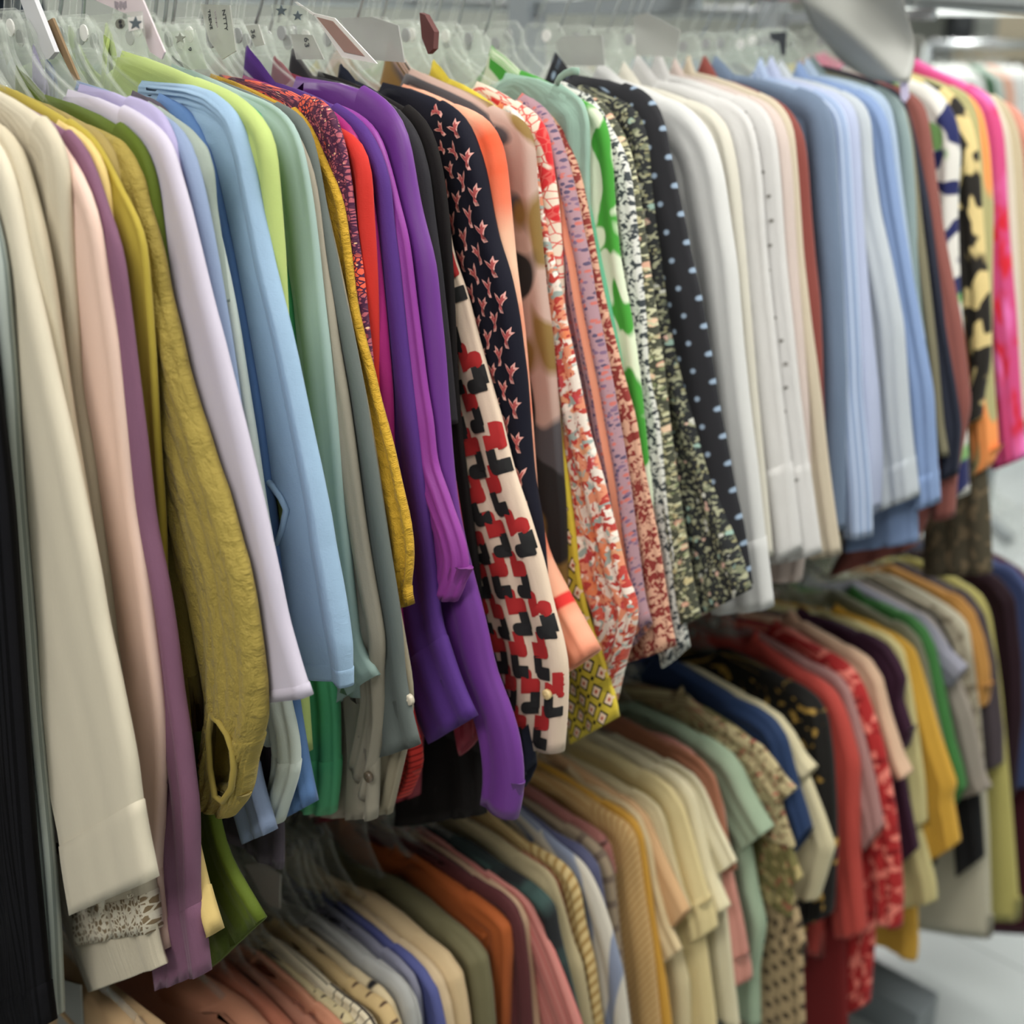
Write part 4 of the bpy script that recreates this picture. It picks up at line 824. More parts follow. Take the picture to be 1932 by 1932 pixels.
G('l', 'jumper', 'pink ribbed jumper', 'pink ribbed jumper widening to the bottom edge', PKR, '851,1618 900,1639 944,1657', '978,1677 1004,1706 1040,1781 1068,1851 1099,1935 1120,2020', None, len=.45, lam=.03)
G('l', 'top', 'black and teal top', 'black top with a dim teal pattern behind the pink jumper', TEAL, '855,1590 900,1613 960,1640', '1000,1665 1024,1686 1045,1711 1055,1768 1075,1850 1095,1935 1110,2010', None, col='820,1556', len=.45)
G('l', 'top', 'olive and cream top', 'olive beige top with a cream edge after the teal print', OTN, '860,1565 900,1585 978,1613 1003,1624', '1026,1638 1045,1660 1060,1704 1081,1781 1097,1820 1117,1935 1125,2010', None, len=.45)
G('l', 'top', 'rust paisley top', 'rust paisley top, a thin patterned line before the cable knit', RST, '870,1560 960,1598 1010,1620', '1035,1638 1055,1665 1068,1720 1085,1790', None, len=.45)
G('l', 'jumper', 'tan cable knit jumper', 'tan cable knit jumper with twisted ribs', CBL, '939,1556 978,1582 1025,1605', '1052,1620 1076,1642 1094,1680 1104,1742 1123,1820 1138,1935 1145,2010', None, len=.45)
G('l', 'shirt', 'blue striped cream shirt', 'cream shirt with slanting blue-grey stripes', STRP, '978,1528 1014,1556 1046,1586', '1072,1606 1093,1622 1112,1647 1133,1691 1154,1755 1174,1833 1187,1935 1195,2010', None, len=.45)
G('l', 'top', 'muted navy top', 'muted navy top with a short glimpse of sleeve beside the striped shirt', NVL, '1010,1550 1062,1580', '1088,1592 1108,1610 1128,1639 1137,1690 1150,1770', None, len=.45)
G('l', 'shirt', 'taupe plaid shirt', 'taupe plaid shirt under the violet sleeve end', PLD, '985,1510 1042,1543 1094,1567', '1124,1589 1146,1616 1158,1650 1169,1768 1190,1935 1196,2010', None, len=.45)
G('l', 'blouse', 'dusty rose blouse', 'dusty rose blouse, thin line before the herringbone', RSE, '988,1490 1060,1530 1108,1555', '1135,1575 1150,1600 1160,1650', None, len=.45)
G('l', 'jacket', 'tan herringbone jacket', 'tan herringbone jacket with a broad straight sleeve', HRB, '998,1460 1035,1489 1100,1514 1142,1530', '1179,1553 1197,1580 1204,1620 1211,1678 1229,1794 1243,1935 1250,2010', None, len=.45, t=1.2)
G('l', 'top', 'amber mustard top', 'amber mustard top with small black beads down its edge', MSL, '1014,1435 1045,1471 1120,1502 1164,1522', '1196,1545 1211,1572 1222,1639 1236,1743 1255,1846 1266,1935 1275,2010', None, len=.45)
G('l', 'blouse', 'oat cream blouse', 'oat cream blouse right after the mustard top', CE1, '1112,1484 1150,1500 1180,1516', '1207,1540 1226,1590 1239,1665 1262,1743 1286,1792', '1250,1820', col='1072,1441', len=.45)
G('l', 'top', 'pale peach top', 'pale peach top with a wide short sleeve', PC2, '1115,1473 1165,1495 1194,1512', '1222,1543 1236,1577 1262,1639 1299,1717', '1268,1755', len=.45, lam=.05)
G('l', 'blouse', 'butter cream blouse', 'butter cream blouse with a frilled sleeve above a long body', CE2, '1086,1437 1133,1460 1190,1485 1216,1500', '1242,1522 1254,1548 1270,1613 1288,1678 1303,1715', '1275,1740', bedge='1240,1600 1275,1760 1300,1850 1302,1935 1305,2010')
G('l', 'blouse', 'warm butter blouse', 'warm butter yellow blouse with a ruffled sleeve', CE3, '1130,1425 1185,1445 1236,1464', '1264,1486 1288,1523 1304,1577 1332,1678 1345,1720 1350,1752', '1300,1775', bedge='1290,1600 1330,1780 1350,1935 1355,2000', cf=2, cuff=1690)
G('l', 'blouse', 'light butter blouse', 'light butter blouse with flutter sleeves, second of the palest pair', CE4, '1150,1402 1225,1438 1264,1453', '1290,1472 1310,1500 1325,1560 1345,1640 1376,1711', '1330,1725', len=.6)
G('l', 'blouse', 'soft ivory blouse', 'soft ivory blouse with a wide flutter sleeve before the terracotta one', CE5, '1105,1390 1160,1410 1240,1428 1280,1442', '1308,1460 1328,1486 1340,1515 1355,1555 1389,1626', '1340,1660', bedge='1345,1580 1370,1720 1385,1850 1395,1940')
G('l', 'top', 'terracotta top', 'terracotta top with a smooth rounded shoulder', TRC, '1190,1371 1240,1393 1290,1413', '1322,1432 1348,1463 1361,1510 1374,1587 1390,1640', None, len=.4)
G('l', 'blouse', 'faded pink blouse', 'faded pink blouse hanging long behind the ivory one', PNK, '1250,1387 1298,1412', '1345,1470 1365,1530 1378,1640 1400,1740 1415,1830 1416,1848', '1372,1852', hid=1)
G('l', 'blouse', 'soft sage blouse', 'soft sage green blouse with a short pointed sleeve', SGL, '1218,1348 1288,1374 1345,1396', '1379,1421 1400,1450 1418,1490 1440,1530 1458,1560', '1405,1600', bedge='1400,1500 1430,1680 1446,1745 1432,1830 1434,1935')
G('l', 'blouse', 'beige tweed print blouse', 'beige tweed print blouse with rosy flecks', TWD, '1290,1305 1304,1330 1366,1362', '1400,1385 1435,1405 1462,1438 1480,1465 1502,1488', '1465,1520', col='1284,1292', bedge='1455,1440 1480,1540 1500,1600')
G('l', 'blouse', 'olive flower blouse', 'olive flowered blouse with a squared hem above the open knit', OLF, '1310,1322 1385,1368', '1428,1402 1450,1450 1480,1560 1515,1655', '1480,1680', bedge='1440,1450 1475,1600 1500,1690 1495,1730', hid=1)
G('l', 'jumper', 'tan open-knit jumper', 'tan open-knit jumper with a lattice of dark holes', CRO, '1315,1325 1395,1375', '1430,1408 1452,1500 1478,1600 1502,1700 1523,1785', '1480,1800', bedge='1440,1470 1490,1700 1515,1790 1517,1860 1520,1935 1522,2000', hid=1)
G('l', 'blouse', 'strong navy blouse', 'strong navy blouse with a smooth short sleeve', NBL, '1361,1307 1395,1319', '1432,1335 1463,1358 1484,1390 1497,1439 1510,1490 1522,1530 1530,1561', '1500,1610', len=.35)
G('l', 'blouse', 'cream trimmed blouse', 'cream edged blouse with a flowered hem after the navy one', CTR, '1340,1285 1400,1310 1434,1324', '1471,1350 1497,1384 1517,1423 1538,1447', '1512,1478', bedge='1520,1450 1555,1540 1575,1600 1560,1650 1545,1695', bhem='1505,1690')
G('l', 'blouse', 'black and gold flower blouse', 'black blouse with gold flowers between the cream and the red', BKG, '1425,1260 1480,1279 1508,1290', '1530,1305 1548,1322 1562,1352 1572,1426 1578,1520 1580,1600 1572,1720', '1530,1738', w=(.09, .06))
G('l', 'blouse', 'brick coral blouse', 'plain brick coral blouse with a long flat sleeve', REDP, '1432,1206 1466,1240 1500,1258 1543,1277', '1577,1304 1598,1348 1613,1400 1623,1440 1622,1520 1623,1613 1636,1755', '1577,1766', col='1424,1184', lam=.03)
G('l', 'dress', 'deep red dress', 'deep red dress hanging low under the brick coral blouse', REDD, '1440,1212 1500,1252 1548,1274', '1570,1330 1585,1500 1597,1766 1600,1935 1602,2010', None, dress=1, hid=1)
G('l', 'blouse', 'dusty mauve blouse', 'dusty mauve blouse with a pointed short sleeve', DMV, '1453,1208 1510,1242 1552,1257', '1580,1272 1602,1298 1618,1348 1633,1400 1650,1465 1667,1556', '1628,1608')
G('l', 'blouse', 'red flower blouse', 'red flowered blouse with a long sleeve and body', RFL, '1480,1180 1502,1201 1575,1234', '1608,1258 1631,1296 1649,1348 1668,1410 1676,1450 1691,1536 1699,1613 1704,1691 1701,1748', '1655,1735', col='1462,1166', bedge='1630,1500 1650,1700 1650,1780 1640,1890', bhem='1590,1915')
G('l', 'blouse', 'shell pink blouse', 'shell pink blouse with a narrow cuff beside the red flowers', CWT, '1510,1170 1548,1199 1608,1221', '1640,1242 1664,1280 1680,1348 1704,1426 1719,1458', '1697,1468', col='1490,1146', len=.35)
G('l', 'blouse', 'deep plum blouse', 'deep plum blouse with a notched hem', PLD2, '1536,1162 1600,1186 1645,1198', '1674,1215 1695,1245 1711,1280 1704,1320 1724,1384 1714,1410', '1680,1420', col='1507,1141', bedge='1690,1380 1710,1480 1733,1600', bhem='1690,1640')
G('l', 'blouse', 'pale straw blouse', 'pale straw blouse hanging long beside the golden one', PYL, '1575,1160 1630,1178 1674,1196', '1704,1225 1718,1290 1733,1390 1745,1480 1748,1550', '1715,1560', col='1551,1148', bedge='1700,1400 1735,1550 1765,1660 1768,1698', bhem='1690,1712')
G('l', 'blouse', 'golden yellow blouse', 'golden yellow blouse with stepped sleeve corners', GLD, '1600,1155 1665,1183 1697,1200', '1726,1225 1742,1276 1750,1304 1774,1387 1799,1460 1807,1481 1797,1500 1812,1587', '1745,1630', col='1576,1138', bedge='1700,1500 1730,1700 1733,1790 1730,1812')
G('l', 'blouse', 'grey moss blouse', 'grey moss blouse, thin strip before the green one', SGG, '1640,1150 1708,1178', '1735,1205 1750,1250 1765,1330 1785,1420', None, len=.6)
G('l', 'blouse', 'grass green blouse', 'grass green blouse on the lower rail', GRN, '1636,1128 1691,1149 1722,1162', '1748,1187 1764,1220 1781,1296 1802,1400 1815,1445 1823,1484', '1795,1527', col='1606,1102')
G('l', 'top', 'lilac grey top', 'lilac grey top with a short wide sleeve', LGB, '1670,1130 1742,1161', '1770,1190 1792,1225 1825,1257', '1795,1295', len=.35)
G('l', 'blouse', 'warm grey blouse', 'warm grey blouse with a long pointed sleeve', TPE, '1690,1130 1757,1163', '1787,1210 1810,1280 1836,1348 1859,1460 1871,1484', '1810,1505', len=.5)
G('l', 'blouse', 'jet black blouse', 'jet black blouse ending in a sharp dark point', BLK2, '1700,1126 1768,1160', '1797,1215 1825,1330 1850,1500 1858,1615', '1803,1655', len=.5)
G('l', 'blouse', 'beige and grey print blouse', 'beige and grey printed blouse near the far end of the lower rail', PRT, '1700,1115 1778,1148', '1808,1180 1835,1240 1848,1350 1856,1440', '1830,1460', len=.45)
G('l', 'dress', 'long white dress', 'long off-white dress hanging almost to the floor', WDR, '1720,1110 1795,1138', '1828,1180 1850,1350 1866,1550 1872,1768', '1785,1755', dress=1)
G('l', 'blouse', 'tan orange blouse', 'tan orange blouse with a narrow sleeve near the far end', TOR, '1740,1098 1810,1124', '1838,1154 1858,1210 1867,1260 1868,1307 1862,1330', '1845,1325', len=.3)
G('l', 'blouse', 'plum grey blouse', 'plum grey blouse beside the tan orange one', DPG, '1755,1090 1825,1116', '1858,1160 1880,1250 1893,1380 1892,1440', '1862,1450', len=.4)
G('l', 'dress', 'long yellow-green dress', 'long yellow-green dress next to the white one', YGD, '1775,1080 1845,1104', '1870,1160 1890,1300 1908,1500 1926,1735', '1873,1738', dress=1)
G('l', 'jacket', 'burgundy black jacket', 'burgundy black jacket at the right edge', BUR, '1810,1062 1882,1086', '1915,1130 1928,1250 1930,1350 1920,1440 1914,1500', '1865,1500', len=.45)
G('l', 'jacket', 'blue denim jacket', 'blue denim jacket cut by the right edge of the photo', JNS, '1840,1044 1912,1068', '1945,1110 1955,1300 1950,1480', '1905,1483', len=.4)
G('l', 'dress', 'dark burgundy dress', 'dark burgundy dress farthest on the lower rail', BUD, '1850,1036 1925,1058', '1950,1110 1960,1400 1968,1760', '1910,1765', dress=1)

# ------------------------------------------------------------------ room
def slab(name, a, b, m, kind='structure'):
    q = MB(); q.box(a, b); o = q.build(name, m); o['kind'] = kind; return o
def floor_mat():
    N = NT('polished_floor'); tc = N.n('ShaderNodeTexCoord').outputs['Object']
    c = N.ramp(N.noise(tc, 1.2, 4), [(0.3, (150, 158, 160)), (0.7, (176, 182, 182))], 'LINEAR')
    sp = N.noise(tc, 130, 2); col = N.mix(N.math('MULTIPLY', sp, .25), c, lin((196, 200, 198)) + (1,))
    x, yy = N.xy(tc)
    for q in (x, yy):
        f = N.step(N.math('ABSOLUTE', N.math('SUBTRACT', N.math('FRACT', N.math('DIVIDE', q, 0.61)), .5)), .493, .006)
        col = N.mix(N.math('MULTIPLY', f, .5), col, lin((120, 124, 124)) + (1,))
    N.l(col, N.b.inputs['Base Color']); N.b.inputs['Roughness'].default_value = 0.22
    return N.m
WALL = plain('painted_wall', (222, 224, 216), .85); CEIL = plain('ceiling_tile', (232, 233, 228), .9)
slab('floor', (-6, -3, -0.1), (4.5, 16, 0), floor_mat())
slab('ceiling', (-6, -3, CEIL_Z), (4.5, 16, CEIL_Z + .1), CEIL)
slab('wall_back', (-6, 15.9, 0), (4.5, 16, CEIL_Z), WALL)
slab('wall_left', (-6.1, -3, 0), (-6, 16, CEIL_Z), WALL)
slab('wall_right', (4.5, -3, 0), (4.6, 16, CEIL_Z), WALL)
GLOW = plain('lamp_diffuser', (255, 252, 244), .5, emit=5.0)
for i, (lx, ly) in enumerate(LAMPS):
    place = ('behind the viewer above the aisle', 'over the aisle beside the front of the rack', 'over the aisle beyond the first lamp', 'behind the rack near the wall', 'behind the rack halfway along', 'far down the aisle', 'behind the rack far along', 'near the far wall on the left', 'near the far wall on the right')[i]
    r = empty('ceiling_light', (lx, ly, CEIL_Z)); tag(r, 'long white fluorescent ceiling light ' + place, 'ceiling light', 'ceiling lights')
    f = MB()
    for s in (-1, 1):
        f.box((lx + s * .29 - .02, ly - .78, CEIL_Z - .05), (lx + s * .29 + .02, ly + .78, CEIL_Z))
        f.box((lx - .31, ly + s * .77 - .02, CEIL_Z - .05), (lx + .31, ly + s * .77 + .02, CEIL_Z))
    f.build('frame', WHITE_PL, r)
    d = MB(); d.box((lx - .27, ly - .75, CEIL_Z - .03), (lx + .27, ly + .75, CEIL_Z - .015)); d.build('diffuser', GLOW, r)

# rack: two rails on uprights with feet
t = empty('clothes_rack', (-.3, 1.2, 0)); tag(t, 'long two-tier steel clothes rack carrying the packed garments', 'clothes rack')
for tier in 'ul':
    m = MB(); m.tube([(0, -1.0, ROD_Z[tier]), (0, 2.75, ROD_Z[tier])], 0.0135, 14); m.build('rail', STEEL, t, True)
GREYM = plain('grey_enamel', (128, 136, 140), .45)
for uy in (-.2, 1.42, 2.08):
    m = MB(); m.box((-.335, uy - .02, 0), (-.295, uy + .02, 2.32)); m.build('upright', GREYM, t)
    for tier in 'ul':
        m = MB(); m.box((-.3, uy - .006, ROD_Z[tier] - .03), (0.004, uy + .006, ROD_Z[tier] - .012)); m.build('bracket', GREYM, t)
    m = MB(); m.box((-.6, uy - .04, 0), (.24, uy + .05, .09)); m.build('foot', GREYM, t)
m = MB(); m.box((-.322, -1.0, .12), (-.308, 2.5, CAM_Z - .22)); m.build('added_light_block', plain('light_block_grey', (84, 82, 76), .8), t)  # added sheet behind the rails to block leaking light and darken the gaps
# ------------------------------------------------------------------ build the rails
def build_rail(tier, gap):
    gs = GAR[tier]; ys, raw = solve_y(gs, gap)
    for i, g in enumerate(gs):
        a = ys[max(i - 1, 0)]; b = ys[min(i + 1, len(gs) - 1)]
        gm = (b - a) / (2 if 0 < i < len(gs) - 1 else 1)
        if VERB:
            c = on_y(g['top'][-1], ys[i]); print('%s %-28s y %.3f raw %.3f gap %.3f  cx %.3f cz %.3f' % (tier, g['short'], ys[i], raw[i], gm, c[0], c[2] - CAM_Z))
        g['yy'] = ys[i]
        build_garment(tier, g, ys[i], gm)
build_rail('u', 0.0095)
build_rail('l', 0.011)

# ------------------------------------------------------------------ cards, tags and sheets among the hangers
def card(name, label, cat, poly, y, mat, th=0.0012, group=None):
    """flat card hanging across the rail; outline given in pixels, standing in the plane y"""
    P = [on_y(q, y)[[0, 2]] for q in px(poly)]
    t = empty(name, (float(np.mean([p[0] for p in P])), y, float(min(p[1] for p in P)))); tag(t, label, cat, group)
    m = MB(); m.prism([tuple(p) for p in P], y - th / 2, y + th / 2); m.build('card', mat, t)
    t['_y'] = y - th / 2
    del t['_y']
    return t, y - th / 2
def decal(name, poly, y, mat, parent):
    m = MB(); m.prism([tuple(on_y(q, y)[[0, 2]]) for q in px(poly)], y - .0004, y + .0002); return m.build(name, mat, parent)
def star(cx, cy, r):
    return ' '.join('%.1f,%.1f' % (cx + (r if k % 2 == 0 else r * .42) * math.sin(k * math.pi / 5), cy - (r if k % 2 == 0 else r * .42) * math.cos(k * math.pi / 5)) for k in range(10))
def lettering(name, body, p, y, size, mat, parent, down=True):
    c = bpy.data.curves.new('lettering', 'FONT'); c.body = body; c.size = size; c.extrude = 0.0002; c.align_x = 'CENTER'; c.align_y = 'CENTER'
    tmp = bpy.data.objects.new('lettering', c); COL.objects.link(tmp); bpy.context.view_layer.update()
    me = bpy.data.meshes.new_from_object(tmp.evaluated_get(bpy.context.evaluated_depsgraph_get()))
    bpy.data.objects.remove(tmp); me.materials.clear(); me.materials.append(mat)
    o = bpy.data.objects.new(name, me); COL.objects.link(o)
    q = on_y(p, y)
    X, Y_ = (Vector((0.12, 0, -1)).normalized(), Vector((1, 0, .12)).normalized()) if down else (Vector((1, 0, 0)), Vector((0, 0, 1)))
    Zv = X.cross(Y_); M = Matrix((X, Y_, Zv)).transposed().to_4x4(); M.translation = Vector(q)
    o.parent = parent; o.matrix_parent_inverse = Matrix.Identity(4)
    o.matrix_local = Matrix.Translation(-Vector(parent.location)) @ M
    return o
FROST = clear('frosted_plastic', (0.9, 0.92, 0.9), .62, .35, (.50, .50, .48))
GREYC = plain('grey_plastic_card', (168, 170, 164), .45); PINKT = plain('pinkish_tag_paper', (222, 208, 212), .7); PHOTO = plain('brown_photo_print', (176, 142, 132), .5, var=.9)
BARW = plain('off_white_bar', (206, 206, 210), .45)
t, yy = card('price_tag', 'pinkish white price tag with faint printing behind the star tag', 'price tag', '166,-6 268,-6 312,98 306,112 284,98 262,36', .512, PINKT)
for k in range(7): decal('print_line', '%d,%d %d,%d %d,%d %d,%d' % (216 + k * 3.4, 2 + k % 3, 218 + k * 3.4, 2 + k % 3, 219.5 + k * 3.4, 15 + 3 * (k % 2), 217.5 + k * 3.4, 15 + 3 * (k % 2)), yy - .0003, plain('faint_print', (168, 158, 166), .7), t)
t, yy = card('hang_tag', 'clear plastic tag with a grey star sticker beside the lime blouse', 'tag', '164,30 268,21 278,108 232,92 196,64', .502, clear('tag_plastic', (.95, .97, .95), .14, .1, (.7, .72, .68)))
decal('sticker', '242,33 268,29 269,54 244,59', yy - .0003, PAPER, t); decal('star_mark', star(256, 44, 13), yy - .0009, INK_S, t); decal('round_sticker', ' '.join('%.1f,%.1f' % (227 + 9 * math.cos(k * .628), 45 + 10 * math.sin(k * .628)) for k in range(10)), yy - .0003, plain('smoky_sticker', (120, 122, 112), .5), t)
lettering('printed_size', '88', (227, 45), yy - .001, .006, INK, t)
t, yy = card('hang_tag', 'grey plate with upright lettering hanging before the plum batik blouse', 'tag', '378,8 434,10 446,96 420,112 396,76', .604, clear('smoke_plastic', (.86, .87, .84), .42, .2, (.55, .55, .52)))
lettering('printed_name', 'TRENE', (396, 37), yy - .0005, .0052, INK, t); lettering('printed_name', 'NTTY', (424, 38), yy - .0005, .0064, INK, t); lettering('printed_name', 'TITTEMENT', (407, 36), yy - .0005, .0026, plain('faint_print', (168, 158, 166)), t)
t, yy = card('hang_tag', 'clear tag with a pale star and a figure nine left of the lettered plate', 'tag', '318,60 368,56 392,130 350,132', .588, clear('tag_plastic'))
decal('star_mark', star(340, 72, 11), yy - .0006, plain('pale_star', (146, 148, 142), .6), t); lettering('printed_size', '9', (358, 93), yy - .0006, .007, INK, t)
t, yy = card('hang_tag', 'small grey tag marked 36 over the purple collar', 'tag', '464,48 488,46 500,84 482,88', .668, clear('smoke_plastic'))
lettering('printed_size', '36', (477, 64), yy - .0006, .008, INK, t)
t, yy = card('hang_tag', 'clear tag with two dark star stickers left of the photo card', 'tag', '512,8 578,12 584,48 520,50', .684, clear('tag_plastic'))
decal('star_mark', star(531, 20, 11), yy - .0006, INK_S, t); decal('star_mark', star(562, 30, 10), yy - .0006, INK_S, t)
t, yy = card('hang_tag', 'smoky tag with a dark round mark over the navy collar', 'tag', '548,64 590,66 612,112 560,112', .700, clear('smoke_plastic'))
lettering('printed_size', '63', (578, 80), yy - .0006, .009, INK, t)
t, yy = card('photo_card', 'tilted white-edged card with a brownish picture hanging over the navy collar', 'card', '590,24 632,34 712,120 646,108', .70, PAPER)
decal('picture', '598,32 628,40 688,106 650,98', yy - .0004, PHOTO, t); decal('string', '556,4 560,3 594,26 591,29', yy - .0002, PAPER, t)
card('hanger_strip', 'white flat plastic bar slanting down to the slate blue collar', 'plastic bar', '40,-8 66,-8 108,98 96,112 80,112', .486, BARW, .004)
card('card_tube', 'brown card strip slanting beside the white plastic bar', 'card strip', '88,42 101,34 150,150 142,152', .493, plain('kraft_card', (140, 116, 86), .8), .002)
card('cloth_strip', 'dark maroon cloth strip hanging among the clear hangers', 'cloth strip', '796,24 806,28 824,60 822,92 812,102 800,70', .80, plain('maroon_cloth', (98, 58, 56), .8), .006)
card('size_divider', 'frosted plastic divider left of the maroon cloth strip', 'divider', '640,34 704,32 752,48 764,118 690,112', .776, FROST)
card('size_divider', 'grey rounded divider above the black dotted neck', 'divider', '1048,80 1062,68 1136,66 1142,124 1062,124', 1.085, FROST)
card('size_divider', 'grey slanted divider above the white shirts', 'divider', '1196,30 1220,24 1284,58 1274,108 1200,104', 1.19, FROST)
card('size_divider', 'black divider card standing beside the big grey sheet', 'divider', '1452,62 1484,60 1482,104 1474,104 1470,80 1454,74', 1.50, plain('black_card', (54, 58, 64), .6))
card('size_divider', 'grey card divider at the bottom left under the ivory cuff', 'divider', '105,1845 153,1858 162,1990 112,1990', .402, GREYC)
card('size_divider', 'grey card divider among the lower hangers beside the charcoal hem', 'divider', '464,1632 498,1628 530,1650 528,1715 500,1700', .60, GREYC)
# big grey plastic sheet, curling, hooked on the upper rail
def grey_sheet():
    y0 = 1.568; n = 16
    c00, c10, c01, c11 = (np.array(q, float) for q in ((1524, -26), (1706, -26), (1572, 118), (1719, 154)))
    t = empty('plastic_sheet', tuple(on_y((1620, 150), y0))); tag(t, 'large curled grey plastic sheet hanging over the blue shirts', 'plastic sheet')
    V = []; F = []
    for i in range(n + 1):
        for j in range(n + 1):
            a, b = j / n, i / n
            q = (1 - a) * (1 - b) * c00 + a * (1 - b) * c10 + (1 - a) * b * c01 + a * b * c11
            q = q + np.array([-14 * math.sin(math.pi * b) * (1 - a) ** 2 * .9, 14 * math.sin(math.pi * a) * b ** 3])
            p = on_y(q, y0); d = (a - b) * 2.2
            p[1] += 0.012 * math.sin(2.0 * d) - 0.016 * math.exp(-(d + .1) ** 2 * 5) + 0.01 * b * b
            V.append(p)
    m = (n + 1) ** 2
    V = V + [v + np.array([0, .0016, 0]) for v in V]
    for i in range(n):
        for j in range(n):
            k = i * (n + 1) + j
            F.append((k, k + n + 1, k + n + 2, k + 1)); F.append((m + k, m + k + 1, m + k + n + 2, m + k + n + 1))
    bd = [j for j in range(n)] + [i * (n + 1) + n for i in range(n)] + [n * (n + 1) + j for j in range(n, 0, -1)] + [i * (n + 1) for i in range(n, 0, -1)]
    for k in range(len(bd)): F.append((bd[k], bd[(k + 1) % len(bd)], m + bd[(k + 1) % len(bd)], m + bd[k]))
    mesh_obj('sheet', V, F, plain('grey_sheet_plastic', (150, 151, 146), .4), t)
grey_sheet()
card('paper_loop', 'small lilac paper tag under the corner of the grey sheet', 'tag', '1698,156 1712,154 1716,182 1708,194 1700,186', 1.566, plain('lilac_paper', (206, 196, 220), .7))

# ------------------------------------------------------------------ rear rail of the same rack and a rack far behind
def plain_garment(kind, label, group, mat, loc, rot, sh, ln, th, seed, cat=None):
    """garment without visible parts beyond body and sleeves, hanging at loc (rail centre), turned by rot"""
    rng = random.Random(seed)
    r = empty(kind, (0, 0, 0)); tag(r, label, cat or kind, group)
    zn = -0.075
    out = [np.array(q) for q in ((.06, zn), (.12, zn - .018), (.19, zn - .05), (sh, zn - .085), (sh + .02, zn - .3), (sh + .05, zn - ln))]
    body_mesh('body', mat, out, 0.0, th, fold_fn(rng, .004, .03), r, zn - ln, 0, 22, 10)
    for mir in (False, True):
        drape('sleeve', mat, [(.18, zn - .047), (sh, zn - .08), (sh + .025, zn - .2), (sh + .06, zn - .40), (sh + .09, zn - .58)], 0.0, lambda s: .085, lambda s: th * 1.1, fold_fn(rng, .003, .03), r, (-1, -.1), mir, 16, 8)
    r.location = loc; r.rotation_euler = (0, 0, rot)
    return r
def far_hanger(label, group, loc, rot, seed, rz):
    ROD_Z['f'] = rz
    h = hanger(label, group, 0.0, rz - .085, (.19, rz - .14), 'f', random.Random(seed), simple=True)
    z = h.location.z; h.location = (loc[0], loc[1], z); h.rotation_euler = (0, 0, rot)
for i in range(6, 23):
    far_hanger('empty clear plastic hanger on the rear upper rail, its top showing between the front hooks', 'empty hangers on the rear upper rail', (-.62, .12 + i * .135), 0, i, ROD_Z['u'])
t = bpy.data.objects['clothes_rack']
for tier in 'ul':
    m = MB(); m.tube([(-.62, -1.0, ROD_Z[tier]), (-.62, 2.6, ROD_Z[tier])], 0.0135, 14); m.build('rail', STEEL, t, True)
# dark jeans folded over the rear rail
def folded_jeans():
    ya, yb = on_x((8, 60), -.62)[1], on_x((74, 60), -.62)[1]; zr = ROD_Z['u']; n = 22; m_ = 12
    t = empty('folded_jeans', (-.62, (ya + yb) / 2, zr)); tag(t, 'dark denim jeans folded over the rear rail at the top left corner', 'jeans')
    V = []; F = []; UV = []
    prof = [(-.040, -.42), (-.040, -.2), (-.038, -.03), (-.028, .012), (0, .030), (.028, .012), (.040, -.03), (.046, -.2), (.048, -.36), (.024, -.36), (.020, -.1), (.018, -.012), (0, .016), (-.018, -.012), (-.020, -.2), (-.020, -.42)]
    P, _ = resample(prof + prof[:1], n * 2, 0); P = P[:-1]; k = len(P)
    for j in range(m_ + 1):
        yy = ya + (yb - ya) * j / m_
        for i, (x, z) in enumerate(P):
            w_ = .006 * math.sin(11 * j / m_ + 5 * z) + .004 * math.sin(31 * z + j)
            V.append((-.62 + x + w_, yy + .004 * math.sin(24 * z), zr + z)); UV.append((yy, i * .02))
    for j in range(m_):
        for i in range(k): F.append((j * k + i, j * k + (i + 1) % k, (j + 1) * k + (i + 1) % k, (j + 1) * k + i))
    F.append(tuple(range(k))); F.append(tuple(m_ * k + i for i in range(k)))
    mesh_obj('leg', V, F, fabric('dark_denim', (44, 56, 70)), t, UV)
folded_jeans()
def at_dist(p, d):
    r = ray(*p); return CAM + r * (d / math.hypot(r[0], r[1]))
ang = math.atan2(RIGHT[1], RIGHT[0])
A0, A1 = at_dist((1752, 84), 5.6), at_dist((1985, 84), 5.6); rz = float(A0[2]); A1[2] = rz
t = empty('clothes_rack', tuple(np.r_[(A0[:2] + A1[:2]) / 2, 0])); tag(t, 'steel rack of pale garments far away at the upper right', 'clothes rack')
m = MB(); m.tube([A0, A1], .014, 12); m.build('rail', STEEL, t, True)
for q in (A0, A1):
    m = MB(); m.tube([(q[0], q[1], 0), (q[0], q[1], rz)], .018, 10); m.build('upright', GREYM, t, True)
    d = np.array([-RIGHT[1], RIGHT[0], 0]) * .3; b = np.array([q[0], q[1], .03]); m = MB(); m.tube([b - d, b + d], .022, 8); m.build('foot', GREYM, t, True)
FARC = [('white', fabric('far_white', (226, 230, 228))), ('white', None), ('pale green', fabric('far_mint', (190, 208, 200))), ('white', None), ('white', None), ('peach', fabric('far_peach', (232, 176, 152))), ('white', None), ('cream', fabric('far_ecru', (222, 212, 188))), ('white', None), ('dark green', fabric('far_green', (50, 96, 60)))]
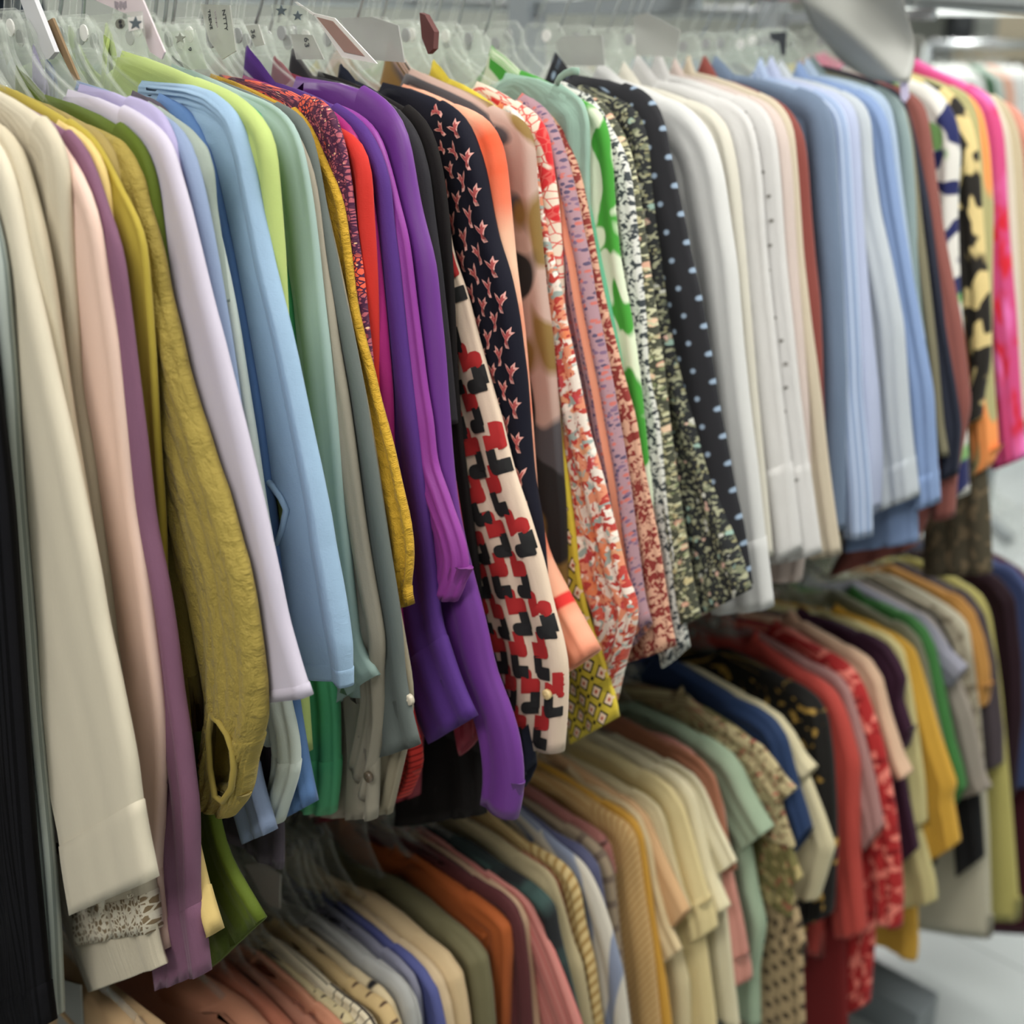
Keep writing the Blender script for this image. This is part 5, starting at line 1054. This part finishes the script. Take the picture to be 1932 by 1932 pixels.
for i in range(9):
    nm, mt = FARC[(i * 3) % 10]; mt = mt or FARC[0][1]; q = A0 + (A1 - A0) * ((i + .6) / 13.5)
    plain_garment('blouse', nm + ' blouse blurred on the far rack at the upper right', nm + ' blouses on the far rack', mt, tuple(q), ang + math.pi / 2 + .5, .2, .62, .022, 100 + i)
    far_hanger('clear plastic hanger on the far rack', 'hangers on the far rack', q, ang + math.pi / 2 + .5, i, rz)
# far wall fittings
def turned_box(name, label, cat, p, d, w, h, dep, mat, parts=None):
    c = at_dist(p, d); o = empty(name, tuple(c)); tag(o, label, cat)
    m = MB(); m.box((c[0] - w / 2, c[1] - dep / 2, c[2] - h / 2), (c[0] + w / 2, c[1] + dep / 2, c[2] + h / 2)); m.build('housing', mat, o)
    if parts: parts(o, c)
    o.rotation_euler = (0, 0, ang); return o
def tube_light(o, c):
    m = MB(); m.tube([(c[0] - 1.25, c[1] - .05, c[2] - .03), (c[0] + 1.25, c[1] - .05, c[2] - .03)], .045, 10); m.build('tube', plain('lit_tube', (250, 255, 250), .4, emit=2.2), o)
    for s in (-1, 1):
        m = MB(); m.tube([(c[0] + s * .9, c[1], c[2]), (c[0] + s * .9, c[1], CEIL_Z)], .008, 6); m.build('hanging_rod', STEEL, o)
turned_box('strip_light', 'long white tube light hanging far away at the upper right corner', 'ceiling light', (1850, 6), 11.0, 2.7, .05, .16, WHITE_PL, tube_light)
def cone(o, c):
    m = MB(); m.tube([(c[0], c[1] - .11, c[2]), (c[0], c[1] - .125, c[2])], .08, 16); m.build('speaker_cone', plain('cone_grey', (80, 82, 86), .6), o)
    m = MB(); m.box((c[0] + .11, c[1] - .06, c[2] - .16), (c[0] + .30, c[1] + .06, c[2] + .18)); m.build('mount', GREYC, o)
turned_box('speaker', 'black wall speaker far away under the tube light', 'speaker', (1810, 42), 11.6, .18, .40, .2, plain('black_box', (40, 42, 48), .6), cone)
turned_box('wall_board', 'cream notice board far away behind the speaker', 'board', (1935, 50), 12.2, 1.2, .55, .05, plain('cream_board', (226, 212, 186), .8))

# empty hangers past the last garment of the lower rail
for i in range(7):
    far_hanger('empty clear plastic hanger at the far end of the lower rail', 'empty hangers at the far end of the lower rail', (0, 2.33 + i * .035), 0, 60 + i, ROD_Z['l'])
